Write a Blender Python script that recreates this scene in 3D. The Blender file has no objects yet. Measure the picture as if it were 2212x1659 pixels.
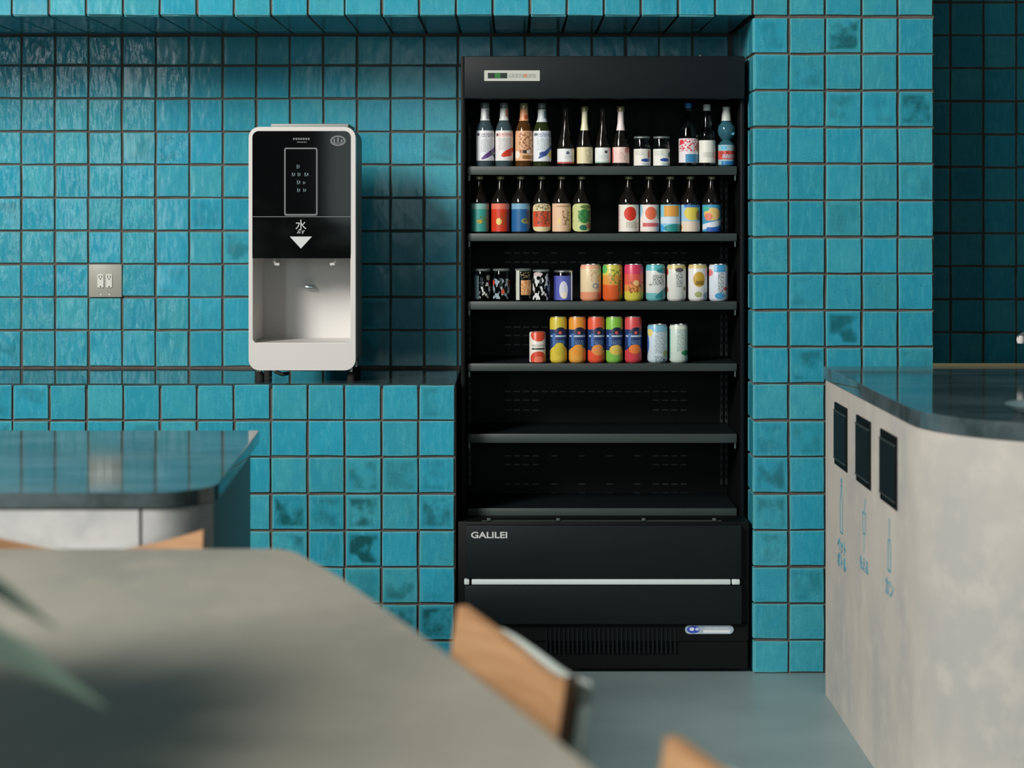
import bpy, bmesh, math, random
from math import sin, cos, pi, radians
from mathutils import Vector, Matrix, Euler

SC = bpy.context.scene
COL = SC.collection
random.seed(7)
F = 4034.0; CX = 1106.0; HY = 465.0; CAMZ = 1.423
WF = 5.8            # depth of the front wall plane
WB = 6.38           # depth of the recess wall

# ------------------------------------------------------------------ camera
cam = bpy.data.cameras.new('camera'); camo = bpy.data.objects.new('camera', cam); COL.objects.link(camo)
camo.location = (0, 0, CAMZ); camo.rotation_euler = (radians(90), 0, 0)
cam.sensor_width = 36.0; cam.lens = F / 2212 * 36.0
cam.shift_y = -(829.5 - HY) / 2212.0
cam.clip_start = 0.05; cam.clip_end = 60
cam.dof.use_dof = True; cam.dof.focus_distance = 5.85; cam.dof.aperture_fstop = 2.3
SC.camera = camo

# ------------------------------------------------------------------ light
world = bpy.data.worlds.new('world'); SC.world = world; world.use_nodes = True
world.node_tree.nodes['Background'].inputs[0].default_value = (0.62, 0.75, 0.85, 1)
world.node_tree.nodes['Background'].inputs[1].default_value = 0.6

def area(name, loc, target, sx, sy, power, col):
    l = bpy.data.lights.new(name, 'AREA'); l.shape = 'RECTANGLE'; l.size = sx; l.size_y = sy
    l.energy = power; l.color = col
    o = bpy.data.objects.new(name, l); COL.objects.link(o); o.location = loc
    o.rotation_euler = (Vector(target) - Vector(loc)).to_track_quat('-Z', 'Z').to_euler()
    return o
area('window_daylight', (-4.05, 0.8, 4.3), (0.0, 5.2, 1.3), 1.5, 2.4, 640, (1.0, 0.965, 0.91))
area('rear_fill_light', (-0.2, -3.5, 2.1), (-0.2, 0, 2.1), 2.6, 1.6, 22, (0.84, 1.0, 0.97))  # added dim fill from behind the camera to lift the shadows
area('rear_glare_light', (-3.72, -3.5, 1.95), (-3.72, 0, 1.95), 0.5, 2.3, 52, (0.86, 0.98, 1.0))  # added light for glare on the left tiles, with some fill

SC.view_settings.view_transform = 'Standard'; SC.view_settings.look = 'None'
SC.view_settings.gamma = 1.0; SC.view_settings.use_curve_mapping = False
SC.view_settings.exposure = 0.0
SC.cycles.max_bounces = 8; SC.cycles.transparent_max_bounces = 12
try: SC.cycles.use_denoising = True
except Exception: pass

# ------------------------------------------------------------------ helpers
def lin(h):
    if isinstance(h, str):
        v = [int(h[i:i + 2], 16) / 255 for i in (0, 2, 4)]
    else:
        v = [c / 255 for c in h]
    return tuple((c / 12.92 if c <= 0.04045 else ((c + 0.055) / 1.055) ** 2.4) for c in v) + (1.0,)

def P(px, D, z=None, y=None):
    """world point on the plane at depth D for photo column px (and row y or height z)"""
    return Vector(((px - CX) * D / F, D, z if z is not None else CAMZ - (y - HY) * D / F))
def ZY(y, D): return CAMZ - (y - HY) * D / F
def XP(px, D): return (px - CX) * D / F

def new_mat(name):
    m = bpy.data.materials.new(name); m.use_nodes = True
    return m, m.node_tree, m.node_tree.nodes['Principled BSDF']

def N(nt, t, **kw):
    n = nt.nodes.new(t)
    for k, v in kw.items(): setattr(n, k, v)
    return n
def L(nt, a, b): nt.links.new(a, b)

def mathn(nt, op, a, b=None, clamp=False):
    n = N(nt, 'ShaderNodeMath', operation=op); n.use_clamp = clamp
    for i, v in enumerate((a, b)):
        if v is None: continue
        if isinstance(v, (int, float)): n.inputs[i].default_value = v
        else: L(nt, v, n.inputs[i])
    return n.outputs[0]
def mixc(nt, fac, a, b, mode='MIX'):
    n = N(nt, 'ShaderNodeMix', data_type='RGBA', blend_type=mode)
    for i, v in ((0, fac), (6, a), (7, b)):
        if isinstance(v, (int, float)): n.inputs[i].default_value = v
        elif isinstance(v, tuple): n.inputs[i].default_value = v
        else: L(nt, v, n.inputs[i])
    return n.outputs[2]
def ramp(nt, fac, lo, hi):
    n = N(nt, 'ShaderNodeMapRange', interpolation_type='SMOOTHSTEP')
    L(nt, fac, n.inputs[0]); n.inputs[1].default_value = lo; n.inputs[2].default_value = hi
    return n.outputs[0]
def noise(nt, vec, scale, detail=3, rough=0.5, stretch=None):
    if stretch:
        m = N(nt, 'ShaderNodeMapping'); m.inputs['Scale'].default_value = stretch
        L(nt, vec, m.inputs['Vector']); vec = m.outputs[0]
    n = N(nt, 'ShaderNodeTexNoise'); n.inputs['Scale'].default_value = scale
    n.inputs['Detail'].default_value = detail; n.inputs['Roughness'].default_value = rough
    L(nt, vec, n.inputs['Vector'])
    return n.outputs[0]

def simple(name, col, rough=0.5, metal=0.0, spec=0.5, bump=0.0, bscale=200, var=0.0, vscale=6, coat=0.0):
    m, nt, b = new_mat(name)
    c = lin(col)
    b.inputs['Base Color'].default_value = c
    b.inputs['Roughness'].default_value = rough; b.inputs['Metallic'].default_value = metal
    b.inputs['Specular IOR Level'].default_value = spec
    b.inputs['Coat Weight'].default_value = coat
    tc = N(nt, 'ShaderNodeTexCoord').outputs['Object']
    nv = noise(nt, tc, vscale, 4)
    d = tuple(max(0, x * (1 - var)) for x in c[:3]) + (1,); e = tuple(min(1, x * (1 + var)) for x in c[:3]) + (1,)
    L(nt, mixc(nt, ramp(nt, nv, 0.3, 0.7), d, e), b.inputs['Base Color'])
    if bump:
        bn = N(nt, 'ShaderNodeBump'); bn.inputs['Strength'].default_value = bump; bn.inputs['Distance'].default_value = 0.002
        L(nt, noise(nt, tc, bscale, 2), bn.inputs['Height']); L(nt, bn.outputs[0], b.inputs['Normal'])
    return m

def tag(o, label=None, cat=None, group=None, kind=None):
    if label: o['label'] = label
    if cat: o['category'] = cat
    if group: o['group'] = group
    if kind: o['kind'] = kind
    return o
def empty(name, loc=(0, 0, 0), rz=0.0, label=None, cat=None, group=None):
    o = bpy.data.objects.new(name, None); COL.objects.link(o); o.location = loc; o.rotation_euler = (0, 0, rz)
    o.empty_display_size = 0.05
    return tag(o, label, cat, group)
def link(name, me, mat, parent=None, loc=None, kind=None, label=None):
    if mat is not None:
        me.materials.clear(); me.materials.append(mat)
    o = bpy.data.objects.new(name, me); COL.objects.link(o)
    if parent is not None: o.parent = parent
    if loc is not None: o.location = loc
    return tag(o, label=label, kind=kind)
def mesh_of(bm, name='mesh', smooth=None):
    bmesh.ops.recalc_face_normals(bm, faces=bm.faces)
    me = bpy.data.meshes.new(name); bm.to_mesh(me); bm.free()
    if smooth is not None:
        for p in me.polygons: p.use_smooth = True
        try: me.set_sharp_from_angle(angle=radians(smooth))
        except Exception: pass
    return me

def bm_box(bm, lo, hi, bevel=0.0, seg=1):
    r = bmesh.ops.create_cube(bm, size=1.0)
    vs = r['verts']
    for v in vs:
        v.co = Vector([lo[i] + (v.co[i] + 0.5) * (hi[i] - lo[i]) for i in range(3)])
    if bevel:
        es = list({e for v in vs for e in v.link_edges})
        bmesh.ops.bevel(bm, geom=es, offset=bevel, segments=seg, affect='EDGES', profile=0.5)
def box(name, lo, hi, mat, parent=None, bevel=0.0, seg=1, kind=None, label=None):
    bm = bmesh.new(); bm_box(bm, lo, hi, bevel, seg)
    return link(name, mesh_of(bm, name, 35 if bevel else None), mat, parent, kind=kind, label=label)

def bm_prism(bm, pts, z0, z1, bevel_top=0.0):
    """extrude an XY outline from z0 to z1"""
    a = [bm.verts.new((x, y, z0)) for x, y in pts]; b = [bm.verts.new((x, y, z1)) for x, y in pts]
    n = len(pts)
    bm.faces.new(list(reversed(a))); top = bm.faces.new(b)
    for i in range(n): bm.faces.new((a[i], a[(i + 1) % n], b[(i + 1) % n], b[i]))
    if bevel_top:
        bmesh.ops.bevel(bm, geom=list(top.edges), offset=bevel_top, segments=2, affect='EDGES', profile=0.5)
def prism(name, pts, z0, z1, mat, parent=None, bevel=0.0, smooth=30, kind=None, label=None):
    bm = bmesh.new(); bm_prism(bm, pts, z0, z1, bevel)
    return link(name, mesh_of(bm, name, smooth), mat, parent, kind=kind, label=label)

def rrect(x0, z0, x1, z1, r, n=6):
    pts = []
    for cx, cz, a0 in ((x1 - r, z1 - r, 0), (x0 + r, z1 - r, 90), (x0 + r, z0 + r, 180), (x1 - r, z0 + r, 270)):
        for i in range(n + 1):
            a = radians(a0 + 90 * i / n); pts.append((cx + r * cos(a), cz + r * sin(a)))
    return pts
def slab_xz(bm, pts, y0, y1):
    """outline in XZ extruded along Y"""
    a = [bm.verts.new((x, y0, z)) for x, z in pts]; b = [bm.verts.new((x, y1, z)) for x, z in pts]
    n = len(pts); bm.faces.new(a); bm.faces.new(list(reversed(b)))
    for i in range(n): bm.faces.new((a[(i + 1) % n], a[i], b[i], b[(i + 1) % n]))
def ring_xz(bm, outer, inner, y0, y1):
    n = len(outer)
    vo0 = [bm.verts.new((x, y0, z)) for x, z in outer]; vi0 = [bm.verts.new((x, y0, z)) for x, z in inner]
    vo1 = [bm.verts.new((x, y1, z)) for x, z in outer]; vi1 = [bm.verts.new((x, y1, z)) for x, z in inner]
    for i in range(n):
        j = (i + 1) % n
        bm.faces.new((vo0[i], vo0[j], vi0[j], vi0[i])); bm.faces.new((vo1[i], vi1[i], vi1[j], vo1[j]))
        bm.faces.new((vo0[i], vo1[i], vo1[j], vo0[j])); bm.faces.new((vi0[i], vi0[j], vi1[j], vi1[i]))

def bm_lathe(bm, prof, seg=28, close=True):
    uv = bm.loops.layers.uv.verify()
    z0 = min(z for r, z in prof); z1 = max(z for r, z in prof)
    rings = []
    for r, z in prof:
        rings.append([bm.verts.new((r * sin(2 * pi * k / seg), -r * cos(2 * pi * k / seg), z)) for k in range(seg)])
    for i in range(len(prof) - 1):
        for k in range(seg):
            k2 = (k + 1) % seg
            f = bm.faces.new((rings[i][k], rings[i][k2], rings[i + 1][k2], rings[i + 1][k]))
            for lp, (kk, zz) in zip(f.loops, ((k, prof[i][1]), (k + 1, prof[i][1]), (k + 1, prof[i + 1][1]), (k, prof[i + 1][1]))):
                th = 2 * pi * kk / seg
                if th > pi + 1e-6 or (abs(th - pi) < 1e-6 and k >= seg // 2): th -= 2 * pi
                lp[uv].uv = (th / (pi / 2), (zz - z0) / max(1e-6, z1 - z0))
    if close:
        for rg, fl in ((rings[0], True), (rings[-1], False)):
            try: bm.faces.new(list(reversed(rg)) if fl else rg)
            except Exception: pass
def lathe_mesh(name, prof, seg=28, smooth=40, close=True):
    bm = bmesh.new(); bm_lathe(bm, prof, seg, close)
    me = bpy.data.meshes.new(name); bm.to_mesh(me); bm.free()
    for p in me.polygons: p.use_smooth = True
    try: me.set_sharp_from_angle(angle=radians(smooth))
    except Exception: pass
    return me

def label_mesh(name, r, z0, z1, th=pi * 0.93, seg=28, shape='full', rfun=None):
    bm = bmesh.new(); uv = bm.loops.layers.uv.verify(); rows = 8
    grid = []
    for k in range(seg + 1):
        a = -th + 2 * th * k / seg; t = a / th; col = []
        s = 1.0
        if shape == 'oval': s = (max(0.0, 1 - abs(t) ** 3.2)) ** 0.5
        if shape == 'eight': s = (max(0.0, 1 - abs(t) ** 3.5)) ** 0.5
        for j in range(rows + 1):
            v = j / rows; vv = 0.5 + (v - 0.5) * s
            z = z0 + (z1 - z0) * vv
            aa = a
            if shape == 'eight': aa = a * (0.86 + 0.14 * cos(4 * pi * (v - 0.25)) * -1)
            rr = (rfun(z) if rfun else r)
            col.append((bm.verts.new((rr * sin(aa), -rr * cos(aa), z)), (aa / (pi / 2), vv)))
        grid.append(col)
    for k in range(seg):
        for j in range(rows):
            q = (grid[k][j], grid[k + 1][j], grid[k + 1][j + 1], grid[k][j + 1])
            try: f = bm.faces.new([x[0] for x in q])
            except Exception: continue
            for lp, x in zip(f.loops, q): lp[uv].uv = x[1]
    me = bpy.data.meshes.new(name); bm.to_mesh(me); bm.free()
    for p in me.polygons: p.use_smooth = True
    return me

def bm_tube(bm, pts, r, seg=10):
    pts = [Vector(p) for p in pts]; rings = []
    up = Vector((0, 0, 1)); n = len(pts)
    for i, p in enumerate(pts):
        d = (pts[min(i + 1, n - 1)] - pts[max(i - 1, 0)]).normalized()
        ref = up if abs(d.dot(up)) < 0.95 else Vector((0, 1, 0))
        a = d.cross(ref).normalized(); b = d.cross(a).normalized()
        rr = r[i] if isinstance(r, (list, tuple)) else r
        rings.append([bm.verts.new(p + a * rr * cos(2 * pi * k / seg) + b * rr * sin(2 * pi * k / seg)) for k in range(seg)])
    for i in range(n - 1):
        for k in range(seg):
            bm.faces.new((rings[i][k], rings[i][(k + 1) % seg], rings[i + 1][(k + 1) % seg], rings[i + 1][k]))
    bm.faces.new(rings[0]); bm.faces.new(rings[-1])
def tube(name, pts, r, mat, parent=None, seg=10, label=None):
    bm = bmesh.new(); bm_tube(bm, pts, r, seg)
    return link(name, mesh_of(bm, name, 50), mat, parent, label=label)

def text_mesh(s, size, depth=0.0006, space=1.0, bold=0.0):
    cu = bpy.data.curves.new('t', 'FONT'); cu.body = s; cu.size = size; cu.extrude = depth
    cu.align_x = 'CENTER'; cu.align_y = 'CENTER'; cu.space_character = space; cu.offset = bold; cu.resolution_u = 4
    ob = bpy.data.objects.new('t', cu); COL.objects.link(ob)
    bpy.context.view_layer.update()
    me = bpy.data.meshes.new_from_object(ob.evaluated_get(bpy.context.evaluated_depsgraph_get()))
    bpy.data.objects.remove(ob); bpy.data.curves.remove(cu)
    return me
def text(name, s, size, loc, mat, parent, rot=(pi / 2, 0, 0), sx=1.0, bold=0.0, depth=0.0006):
    me = text_mesh(s, size, depth, 1.0, bold)
    o = link(name, me, mat, parent, loc); o.rotation_euler = rot; o.scale = (sx, 1, 1)
    return o

# ------------------------------------------------------------------ materials
def tile_material():
    m, nt, b = new_mat('glazed_teal_tile')
    tc = N(nt, 'ShaderNodeTexCoord').outputs['Object']
    oi = N(nt, 'ShaderNodeObjectInfo').outputs['Random']
    off = N(nt, 'ShaderNodeVectorMath', operation='SCALE'); off.inputs[0].default_value = (37.1, 61.7, 23.3); L(nt, oi, off.inputs['Scale'])
    add = N(nt, 'ShaderNodeVectorMath', operation='ADD'); L(nt, tc, add.inputs[0]); L(nt, off.outputs[0], add.inputs[1])
    v = add.outputs[0]
    st = N(nt, 'ShaderNodeAttribute', attribute_type='OBJECT', attribute_name='stain').outputs['Fac']
    n1 = noise(nt, v, 1.7, 4, 0.55)
    n2 = noise(nt, v, 9.0, 3, 0.6, (1.0, 1.0, 0.25))
    n3 = noise(nt, v, 30.0, 2, 0.6)
    nb = noise(nt, v, 1.9, 3, 0.5)
    # per tile hue: greener / bluer / lighter
    wn = N(nt, 'ShaderNodeTexWhiteNoise', noise_dimensions='1D'); L(nt, oi, wn.inputs['W'])
    base = mixc(nt, ramp(nt, oi, 0.0, 1.0), lin((48, 159, 186)), lin((68, 164, 178)))
    base = mixc(nt, mathn(nt, 'MULTIPLY', wn.outputs['Value'], 0.55), base, lin((44, 136, 152)))
    base = mixc(nt, mathn(nt, 'MULTIPLY', ramp(nt, n1, 0.35, 0.7), 0.45), base, lin((40, 142, 172)))
    base = mixc(nt, mathn(nt, 'MULTIPLY', ramp(nt, n2, 0.45, 0.75), 0.28), base, lin((96, 188, 202)))
    # distance to the edge in unit tile coordinates
    sep = N(nt, 'ShaderNodeSeparateXYZ'); L(nt, tc, sep.inputs[0])
    ed = mathn(nt, 'MAXIMUM', mathn(nt, 'ABSOLUTE', sep.outputs[0]), mathn(nt, 'ABSOLUTE', sep.outputs[2]))
    inner = mathn(nt, 'SUBTRACT', 1.0, ramp(nt, ed, 0.33, 0.46))
    blot = mathn(nt, 'MULTIPLY', ramp(nt, nb, 0.36, 0.66), inner)
    stf = mathn(nt, 'MULTIPLY', mathn(nt, 'MULTIPLY', blot, st), 0.85, True)
    base = mixc(nt, stf, base, lin((26, 84, 90)))
    base = mixc(nt, mathn(nt, 'MULTIPLY', ramp(nt, ed, 0.45, 0.485), 0.35), base, lin((120, 178, 172)))
    spk = ramp(nt, n3, 0.63, 0.71)
    base = mixc(nt, mathn(nt, 'MULTIPLY', spk, 0.7), base, lin((24, 84, 98)))
    L(nt, base, b.inputs['Base Color'])
    b.inputs['Roughness'].default_value = 0.15; b.inputs['Specular IOR Level'].default_value = 0.28
    w = noise(nt, v, 3.4, 1.5, 0.45, (1.0, 1.0, 0.45))
    h = mathn(nt, 'ADD', mathn(nt, 'MULTIPLY', w, 1.0), mathn(nt, 'MULTIPLY', n2, 0.16))
    h = mathn(nt, 'SUBTRACT', h, mathn(nt, 'MULTIPLY', spk, 0.08))
    rel = N(nt, 'ShaderNodeAttribute', attribute_type='OBJECT', attribute_name='relief').outputs['Fac']
    h = mathn(nt, 'MULTIPLY', h, rel)
    bn = N(nt, 'ShaderNodeBump'); bn.inputs['Strength'].default_value = 1.0; bn.inputs['Distance'].default_value = 0.002
    L(nt, h, bn.inputs['Height']); L(nt, bn.outputs[0], b.inputs['Normal'])
    return m
M_TILE = tile_material()
M_GROUT = simple('brown_grey_grout', (92, 84, 78), 0.9, bump=0.4, bscale=300, var=0.15, vscale=20)
M_FLOOR = simple('grey_floor', (132, 152, 154), 0.42, bump=0.06, bscale=60, var=0.10, vscale=2.2)
M_PAINT = simple('dark_painted_plaster', (92, 96, 94), 0.85, bump=0.1, bscale=90, var=0.05)
M_CEIL = simple('dark_ceiling', (70, 73, 72), 0.9, var=0.05)

def stone(name, c1, c2, rough, sc=5):
    m, nt, b = new_mat(name)
    tc = N(nt, 'ShaderNodeTexCoord').outputs['Object']
    n1 = noise(nt, tc, sc, 6, 0.62, (0.6, 1.4, 1.0)); n2 = noise(nt, tc, sc * 9, 4, 0.6)
    c = mixc(nt, ramp(nt, n1, 0.35, 0.68), lin(c1), lin(c2))
    c = mixc(nt, mathn(nt, 'MULTIPLY', ramp(nt, n2, 0.4, 0.75), 0.25), c, lin(c2))
    L(nt, c, b.inputs['Base Color'])
    b.inputs['Roughness'].default_value = rough; b.inputs['Specular IOR Level'].default_value = 0.5
    return m
M_STONE = stone('polished_slate_stone', (48, 60, 62), (84, 98, 102), 0.085)
M_LEDGE = stone('polished_ledge_stone', (44, 58, 60), (66, 82, 84), 0.06)
def plaster(name, c1, c2, c3, sc=2.5, rough=0.7, st=(1, 1, 0.5)):
    m, nt, b = new_mat(name)
    tc = N(nt, 'ShaderNodeTexCoord').outputs['Object']
    n1 = noise(nt, tc, sc, 5, 0.6, st); n2 = noise(nt, tc, sc * 5, 5, 0.6)
    c = mixc(nt, ramp(nt, n1, 0.35, 0.68), lin(c1), lin(c2))
    c = mixc(nt, mathn(nt, 'MULTIPLY', ramp(nt, n2, 0.45, 0.72), 0.5), c, lin(c3))
    L(nt, c, b.inputs['Base Color']); b.inputs['Roughness'].default_value = rough
    bn = N(nt, 'ShaderNodeBump'); bn.inputs['Strength'].default_value = 0.15; bn.inputs['Distance'].default_value = 0.002
    L(nt, n2, bn.inputs['Height']); L(nt, bn.outputs[0], b.inputs['Normal'])
    return m
M_PLASTER = plaster('pale_trowelled_plaster', (193, 185, 175), (168, 167, 163), (200, 193, 183), 2.2)
M_PANEL = plaster('pale_speckled_panel', (178, 178, 177), (160, 162, 163), (190, 189, 187), 6.0, st=(1, 1, 1))
M_TABLE = plaster('grey_beige_tabletop', (146, 143, 131), (128, 126, 118), (156, 151, 138), 2.0, 0.5, st=(1, 0.5, 1))
M_BLACK = simple('satin_black_steel', (20, 27, 30), 0.5, spec=0.18, var=0.05)
M_BLACK2 = simple('deep_black_liner', (8, 10, 11), 0.55, spec=0.2, var=0.05)
M_SHELF = simple('dark_shelf_rail', (54, 64, 62), 0.45, spec=0.5, var=0.05)
M_RAIL = simple('bare_bracket_steel', (96, 108, 108), 0.4, metal=0.6)
M_CHROME = simple('brushed_chrome', (205, 212, 212), 0.25, metal=1.0)
M_TRIM = simple('bright_silver_trim', (214, 226, 226), 0.45)
M_WHITE = simple('warm_white_plastic', (212, 209, 206), 0.38)
M_GREYP = simple('pale_grey_plastic', (150, 155, 152), 0.5)
M_GLOSSB = simple('gloss_black_panel', (9, 10, 11), 0.06, spec=0.3)
M_GREYL = simple('grey_print', (110, 114, 116), 0.5)
M_LITEP = simple('silver_print', (205, 208, 208), 0.4)
M_DIM = simple('dim_blue_print', (92, 112, 116), 0.5)
M_BLUEP = simple('teal_blue_print', (92, 150, 166), 0.6)
M_RUBBER = simple('black_rubber', (18, 18, 18), 0.8)
M_PLATE = simple('satin_steel_plate', (158, 158, 148), 0.45)
M_SOCK = simple('socket_plastic', (214, 214, 206), 0.4)
M_HOLE = simple('dark_slot', (70, 70, 66), 0.8)
M_BLADEH = simple('grey_frame', (196, 206, 200), 0.35)
M_SIDE = simple('dark_counter_side', (66, 84, 84), 0.4, var=0.08)
def wood_mat():
    m, nt, b = new_mat('light_plywood')
    tc = N(nt, 'ShaderNodeTexCoord').outputs['Object']
    n1 = noise(nt, tc, 4, 5, 0.6, (1.0, 1.0, 14)); n2 = noise(nt, tc, 2, 2)
    c = mixc(nt, ramp(nt, n1, 0.3, 0.7), lin((170, 132, 95)), lin((153, 113, 78)))
    L(nt, c, b.inputs['Base Color']); b.inputs['Roughness'].default_value = 0.45
    return m
M_WOOD = wood_mat()
M_WEDGE = simple('dark_plywood_edge', (92, 66, 46), 0.6, var=0.15, vscale=60)
M_LEAF = simple('dull_green_leaf', (140, 166, 150), 0.3, var=0.2, vscale=20)
M_STEM = simple('dark_stem', (46, 50, 36), 0.7)
M_POT = simple('dark_clay_pot', (52, 54, 52), 0.7, var=0.1)

# ------------------------------------------------------------------ room shell
def stru(name, lo, hi, mat, bevel=0.0):
    return box(name, lo, hi, mat, None, bevel, kind='structure')
GT = 0.007   # tile proud of the grout
stru('floor', (-4.3, -3.8, -0.1), (4.5, 6.6, 0.0), M_FLOOR)
stru('ceiling', (-4.3, -3.8, 5.8), (4.5, 6.6, 5.9), M_CEIL)
stru('wall_right', (4.4, -3.8, 0.0), (4.5, 6.6, 5.8), M_PAINT)
# left wall with its high window opening
bm = bmesh.new()
bm_box(bm, (-4.3, -3.8, 0), (-4.1, -0.2, 5.8)); bm_box(bm, (-4.3, 1.8, 0), (-4.1, 6.6, 5.8))
bm_box(bm, (-4.3, -0.2, 0), (-4.1, 1.8, 2.9)); bm_box(bm, (-4.3, -0.2, 5.6), (-4.1, 1.8, 5.8))
link('wall_left', mesh_of(bm), M_PAINT, kind='structure')
bm = bmesh.new()
bm_box(bm, (-3.4, -3.8, 0), (-1.6, -3.6, 5.8)); bm_box(bm, (-4.3, -3.8, 0), (-3.4, -3.6, 0.7)); bm_box(bm, (-4.3, -3.8, 3.2), (-3.4, -3.6, 5.8)); bm_box(bm, (1.2, -3.8, 0), (4.5, -3.6, 5.8))
bm_box(bm, (-1.6, -3.8, 0), (1.2, -3.6, 1.2)); bm_box(bm, (-1.6, -3.8, 3.0), (1.2, -3.6, 5.8))
link('wall_rear', mesh_of(bm), M_PAINT, kind='structure')
def win(name, pts, axis):
    bm = bmesh.new()
    (a0, z0), (a1, z1) = pts; c = (a0 + a1) / 2; t = 0.05
    for lo, hi in (((a0, z0), (a0 + t, z1)), ((a1 - t, z0), (a1, z1)), ((a0, z0), (a1, z0 + t)), ((a0, z1 - t), (a1, z1)), ((c - t / 2, z0), (c + t / 2, z1))):
        if axis == 'x': bm_box(bm, (-4.24, lo[0], lo[1]), (-4.16, hi[0], hi[1]))
        else: bm_box(bm, (lo[0], -3.74, lo[1]), (hi[0], -3.66, hi[1]))
    return link(name, mesh_of(bm), M_BLACK, kind='structure')
win('window_1', ((-0.2, 2.9), (1.8, 5.6)), 'x'); win('added_fill_window', ((-1.6, 1.2), (1.2, 3.0)), 'y'); win('added_glare_window', ((-4.1, 0.7), (-3.4, 3.2)), 'y')  # last two windows are made up, unseen, to carry the added rear lights

# tiles: a handful of uneven unit meshes shared by every tile
def tile_mesh(i):
    rnd = random.Random(100 + i); bm = bmesh.new()
    j = lambda: rnd.uniform(-0.010, 0.010)
    ins = 0.020
    def ring(h, y):
        out = []
        for sx, sz in ((-1, -1), (0, -1), (1, -1), (1, 0), (1, 1), (0, 1), (-1, 1), (-1, 0)):
            out.append((sx * h, y, sz * h))
        return out
    jit = [(j(), j()) for _ in range(8)]
    outer = [bm.verts.new((x + jit[k][0] * 0.8, 0.0, z + jit[k][1] * 0.8)) for k, (x, _, z) in enumerate(ring(0.5, 0))]
    mid = [bm.verts.new((x + jit[k][0] * 0.8, -GT * 0.72, z + jit[k][1] * 0.8)) for k, (x, _, z) in enumerate(ring(0.5, 0))]
    inn = [bm.verts.new((x + jit[k][0], -GT, z + jit[k][1])) for k, (x, _, z) in enumerate(ring(0.5 - ins, 0))]
    ce = bm.verts.new((0, -GT - 0.0004, 0))
    for k in range(8):
        k2 = (k + 1) % 8
        bm.faces.new((outer[k], outer[k2], mid[k2], mid[k])); bm.faces.new((mid[k], mid[k2], inn[k2], inn[k]))
        bm.faces.new((inn[k], inn[k2], ce))
    me = mesh_of(bm, 'tile'); me.materials.append(M_TILE); 
    for p in me.polygons: p.use_smooth = False
    return me
TILES = [tile_mesh(i) for i in range(10)]
JW = 0.0072
def lay(parent, us, vs, plane, mode, skip=(), stainf=None, relief=(0.4, 0.8)):
    """us, vs: joint positions; mode 'front' (x,z at y=plane), 'soffit' (x,y at z=plane), 'side' (y,z at x=plane, faces -x)"""
    for a in range(len(us) - 1):
        for c in range(len(vs) - 1):
            u0, u1 = sorted((us[a], us[a + 1])); v0, v1 = sorted((vs[c], vs[c + 1]))
            if (a, c) in skip: continue
            w = u1 - u0 - JW; h = v1 - v0 - JW
            if w < 0.012 or h < 0.012: continue
            o = bpy.data.objects.new('tile', random.choice(TILES)); COL.objects.link(o); o.parent = parent
            uc = (u0 + u1) / 2 + random.uniform(-.0012, .0012); vc = (v0 + v1) / 2 + random.uniform(-.0012, .0012)
            d = random.uniform(-0.001, 0.0008)
            t = [random.gauss(0, 0.004) for _ in range(3)]
            if mode == 'front': o.location = (uc, plane + d, vc); o.rotation_euler = (t[0], t[1] * 0.8, t[2])
            elif mode == 'soffit': o.location = (uc, vc, plane + d); o.rotation_euler = (pi / 2 + t[0], t[1] * 0.5, 0)
            else: o.location = (plane + d, uc, vc); o.rotation_euler = (t[0], t[1] * 0.5, -pi / 2 + t[2])
            o.scale = (w, 1, h)
            s = 0.0; r = random.random()
            if stainf: s = stainf(uc, vc, r)
            elif r < 0.10: s = random.uniform(0.2, 0.6)
            o['stain'] = float(s); o['relief'] = random.uniform(*relief)
            if mode == 'front' and plane > WB - .01 and uc > -1.22 + random.uniform(-.12, .12): o['relief'] = random.uniform(.3, .7)

LEDGE_Z = 0.900; SOF_Z = 2.041; LEDGE_X = -0.176; AX = 0.749; PX = 1.311
bkp = WB + GT; frp = WF + GT
wall_back = stru('wall_back', (-4.1, bkp, 0.0), (AX + 0.02, 6.6, 5.8), M_GROUT)
us = [-1.6764 + 0.1147 * n for n in range(-3, 22)]; us = [u for u in us if u < AX - 0.03] + [AX - GT]
vs = [SOF_Z - 0.004] + [1.9349 - 0.1131 * m for m in range(0, 9)] + [0.9035] 
oc = [i for i, u in enumerate(us) if abs(u + 1.4470) < 0.03][0]
orow = [i for i, v in enumerate(vs) if abs(v - 1.2563) < 0.03][0]
lay(wall_back, us, vs, bkp, 'front', skip={(oc, orow)}, relief=(1.5, 3.2))
OUTX = (us[oc] + 0.002, us[oc + 1] + 0.0005); OUTZ = (vs[orow + 1], vs[orow] - 0.001)

wall_ledge = stru('wall_ledge', (-4.1, frp, 0.0), (LEDGE_X, bkp, LEDGE_Z - 0.012), M_GROUT)
us = [LEDGE_X - 0.1146 * n for n in range(0, 17)]; vs = [LEDGE_Z - 0.001] + [LEDGE_Z - 0.1141 * m for m in range(1, 8)] + [0.0]
PAT = {(2, 2): .6, (1, 2): .4, (0, 2): .45, (4, 3): 1.1, (3, 3): .6, (2, 3): 1.0, (1, 3): .25, (0, 3): .9, (4, 4): .9, (3, 4): .3, (2, 4): 1.3, (1, 5): .7, (0, 5): .2, (2, 5): .3, (1, 6): .8, (0, 6): 1.1}
def ledge_stain(u, v, r):
    c = int((LEDGE_X - u) / 0.1146); k = int((LEDGE_Z - v) / 0.1141)
    return PAT.get((c, k), 0.5 if r < 0.10 else 0.0)
lay(wall_ledge, us, vs, frp, 'front', stainf=ledge_stain)
stru('trim_1', (-4.1, frp - GT + 0.0015, LEDGE_Z - 0.012), (LEDGE_X, bkp, LEDGE_Z), M_LEDGE)

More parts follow.
